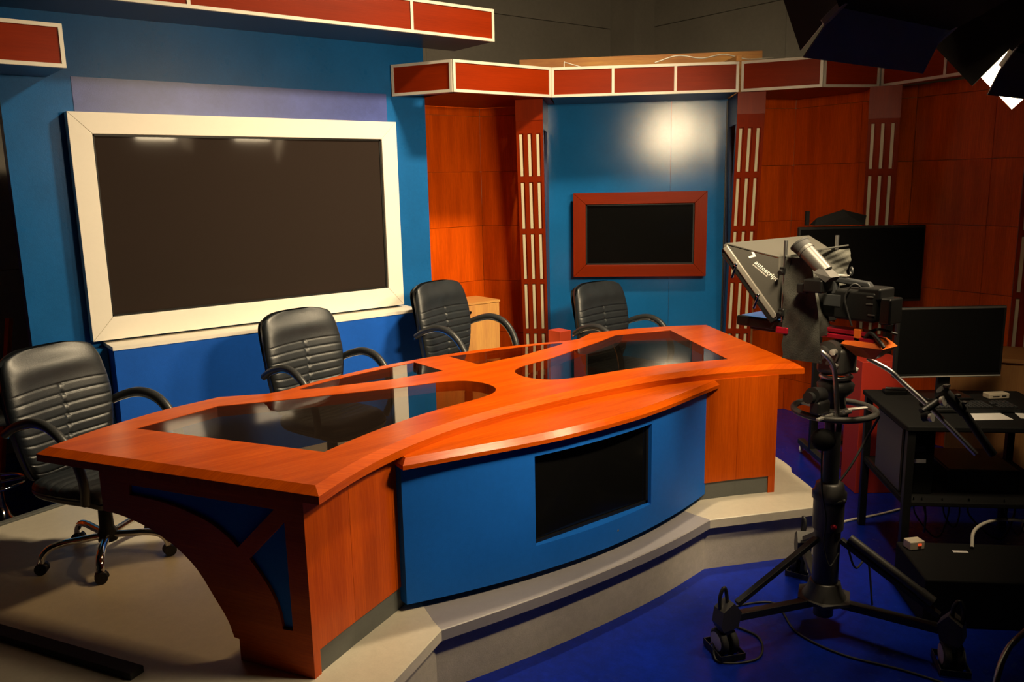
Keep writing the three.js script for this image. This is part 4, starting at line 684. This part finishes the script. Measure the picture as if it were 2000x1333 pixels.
// ------------------------------------------------------------------ studio softlights with barn doors
function softlight(label, pos, yaw, tilt, width, power, doors, deep = 0.16) {
  const t = thing('studio_softlight', label, 'lamp', pos, 0, 'studio softlights hanging over the floor');
  t.rotation.order = 'YXZ'; t.rotation.set(-tilt, yaw, 0);
  const w = width, h = 0.3, hw = w / 2, hh = h / 2;
  const bx = (x0, x1, y0, y1, z0, z1) => span(x0, x1, y0, y1, z0, z1);
  part('housing', merge([bx(-hw - 0.02, hw + 0.02, -hh - 0.02, hh + 0.02, deep + 0.02, deep + 0.04), bx(-hw - 0.02, -hw, -hh - 0.02, hh + 0.02, 0, deep + 0.03), bx(hw, hw + 0.02, -hh - 0.02, hh + 0.02, 0, deep + 0.03), bx(-hw, hw, hh, hh + 0.02, 0, deep + 0.03), bx(-hw, hw, -hh - 0.02, -hh, 0, deep + 0.03)]), M.blackMatt, t);
  part('reflector', bx(-hw, hw, -hh, hh, deep + 0.005, deep + 0.018), M.reflector, t);
  for (const y of [-0.075, 0.075]) part('lamp_tube', rod([-hw + 0.04, y, deep - 0.01], [hw - 0.04, y, deep - 0.01], 0.014, 18), M.lampGlow, t, 'glowing lamp tube');
  const leaf = (p, name) => {                       // thin sheet, black outside and pale inside
    const [a, b, c, d] = p.map(q => V(...q)), n = b.clone().sub(a).cross(d.clone().sub(a)).normalize();
    const sheet = (o, th) => { const g = new THREE.BufferGeometry(), A = [a, b, c, d].map(v => v.clone().addScaledVector(n, o)), B = [a, b, c, d].map(v => v.clone().addScaledVector(n, o + th)); return new ConvexGeometry([...A, ...B]); };
    const m = part(name, sheet(0, 0.0025), M.doorInside, t); part('outer_face', sheet(-0.0015, 0.0015), M.blackMatt, m); return m;
  };
  const [lo, up, sl, sr, len, len2 = len, len3 = len] = doors, e = 0.035;
  const s = Math.sin, c = Math.cos;
  const ly = -hh - len * s(lo), lz = -len * c(lo), uy = hh + len * s(up), uz = -len * c(up), lx = hw + len2 * s(sl), lzz = -len2 * c(sl), rx = hw + len3 * s(sr), rz = -len3 * c(sr);
  leaf([[-hw, -hh, 0], [hw, -hh, 0], [hw + e, ly, lz], [-hw - e, ly, lz]].reverse(), 'lower_barn_door');
  leaf([[-hw, hh, 0], [hw, hh, 0], [hw + e, uy, uz], [-hw - e, uy, uz]], 'upper_barn_door');
  leaf([[-hw, -hh, 0], [-hw, hh, 0], [-lx, hh + 0.01, lzz], [-lx, -hh - 0.01, lzz]].reverse(), 'side_barn_door');
  leaf([[hw, -hh, 0], [hw, hh, 0], [rx, hh + 0.01, rz], [rx, -hh - 0.01, rz]], 'side_barn_door');
  for (const q of [-1, 1]) part('hinge_bracket', beam([q * (hw + 0.012), -hh - 0.01, 0.02], [q * (hw + 0.012), -hh - 0.03, -0.06], 0.014, 0.02), M.silver, t);
  const k = tilt, up2 = (x, y, z) => { const v = V(x, y, z).applyAxisAngle(V(1, 0, 0), k); return v.toArray(); };
  part('yoke', merge([rod([-hw - 0.04, 0, 0.08], V(-hw - 0.04, 0, 0.08).add(V(...up2(0, 0.35, 0))).toArray(), 0.012), rod([hw + 0.04, 0, 0.08], V(hw + 0.04, 0, 0.08).add(V(...up2(0, 0.35, 0))).toArray(), 0.012), rod(V(-hw - 0.04, 0, 0.08).add(V(...up2(0, 0.35, 0))).toArray(), V(hw + 0.04, 0, 0.08).add(V(...up2(0, 0.35, 0))).toArray(), 0.012), rod(V(0, 0, 0.08).add(V(...up2(0, 0.35, 0))).toArray(), V(0, 0, 0.08).add(V(...up2(0, 5.3 - pos[1], 0))).toArray(), 0.02)]), M.darkMetal, t);
  const L = new THREE.RectAreaLight(LAMP, power, w - 0.04, h - 0.04); L.position.set(0, 0, deep - 0.03); t.add(L);
  return t;
}
softlight('black barn door softlight hanging at the top, nearest the view', [2.555, 2.66, -1.403], 0, 0.4, 0.64, LAMP_POWER[0], [0.61, 0.9, -0.5, 0.35, 0.165, 0.25, 0.2], 0.16);
softlight('black softlight hanging at the upper right corner', [3.66, 2.60, -1.45], 0, 0.75, 0.56, LAMP_POWER[1], [0.5, 0.5, 0.1, -0.15, 0.17, 0.17, 0.26]);
softlight('black softlight hanging high above the front of the desk', [3.9, 4.6, -2.9], 0.1, 1.25, 0.6, LAMP_POWER[2], [-0.1, 0.5, 1.1, -0.4, 0.3, 0.22, 0.45], 0.08);
single('lighting_pipe', rod([1.2, 4.9, -1.4], [7.8, 4.9, -1.4], 0.025), M.darkMetal, 'black lighting pipe under the studio ceiling', 'pipe');

renderer.render(scene, camera);
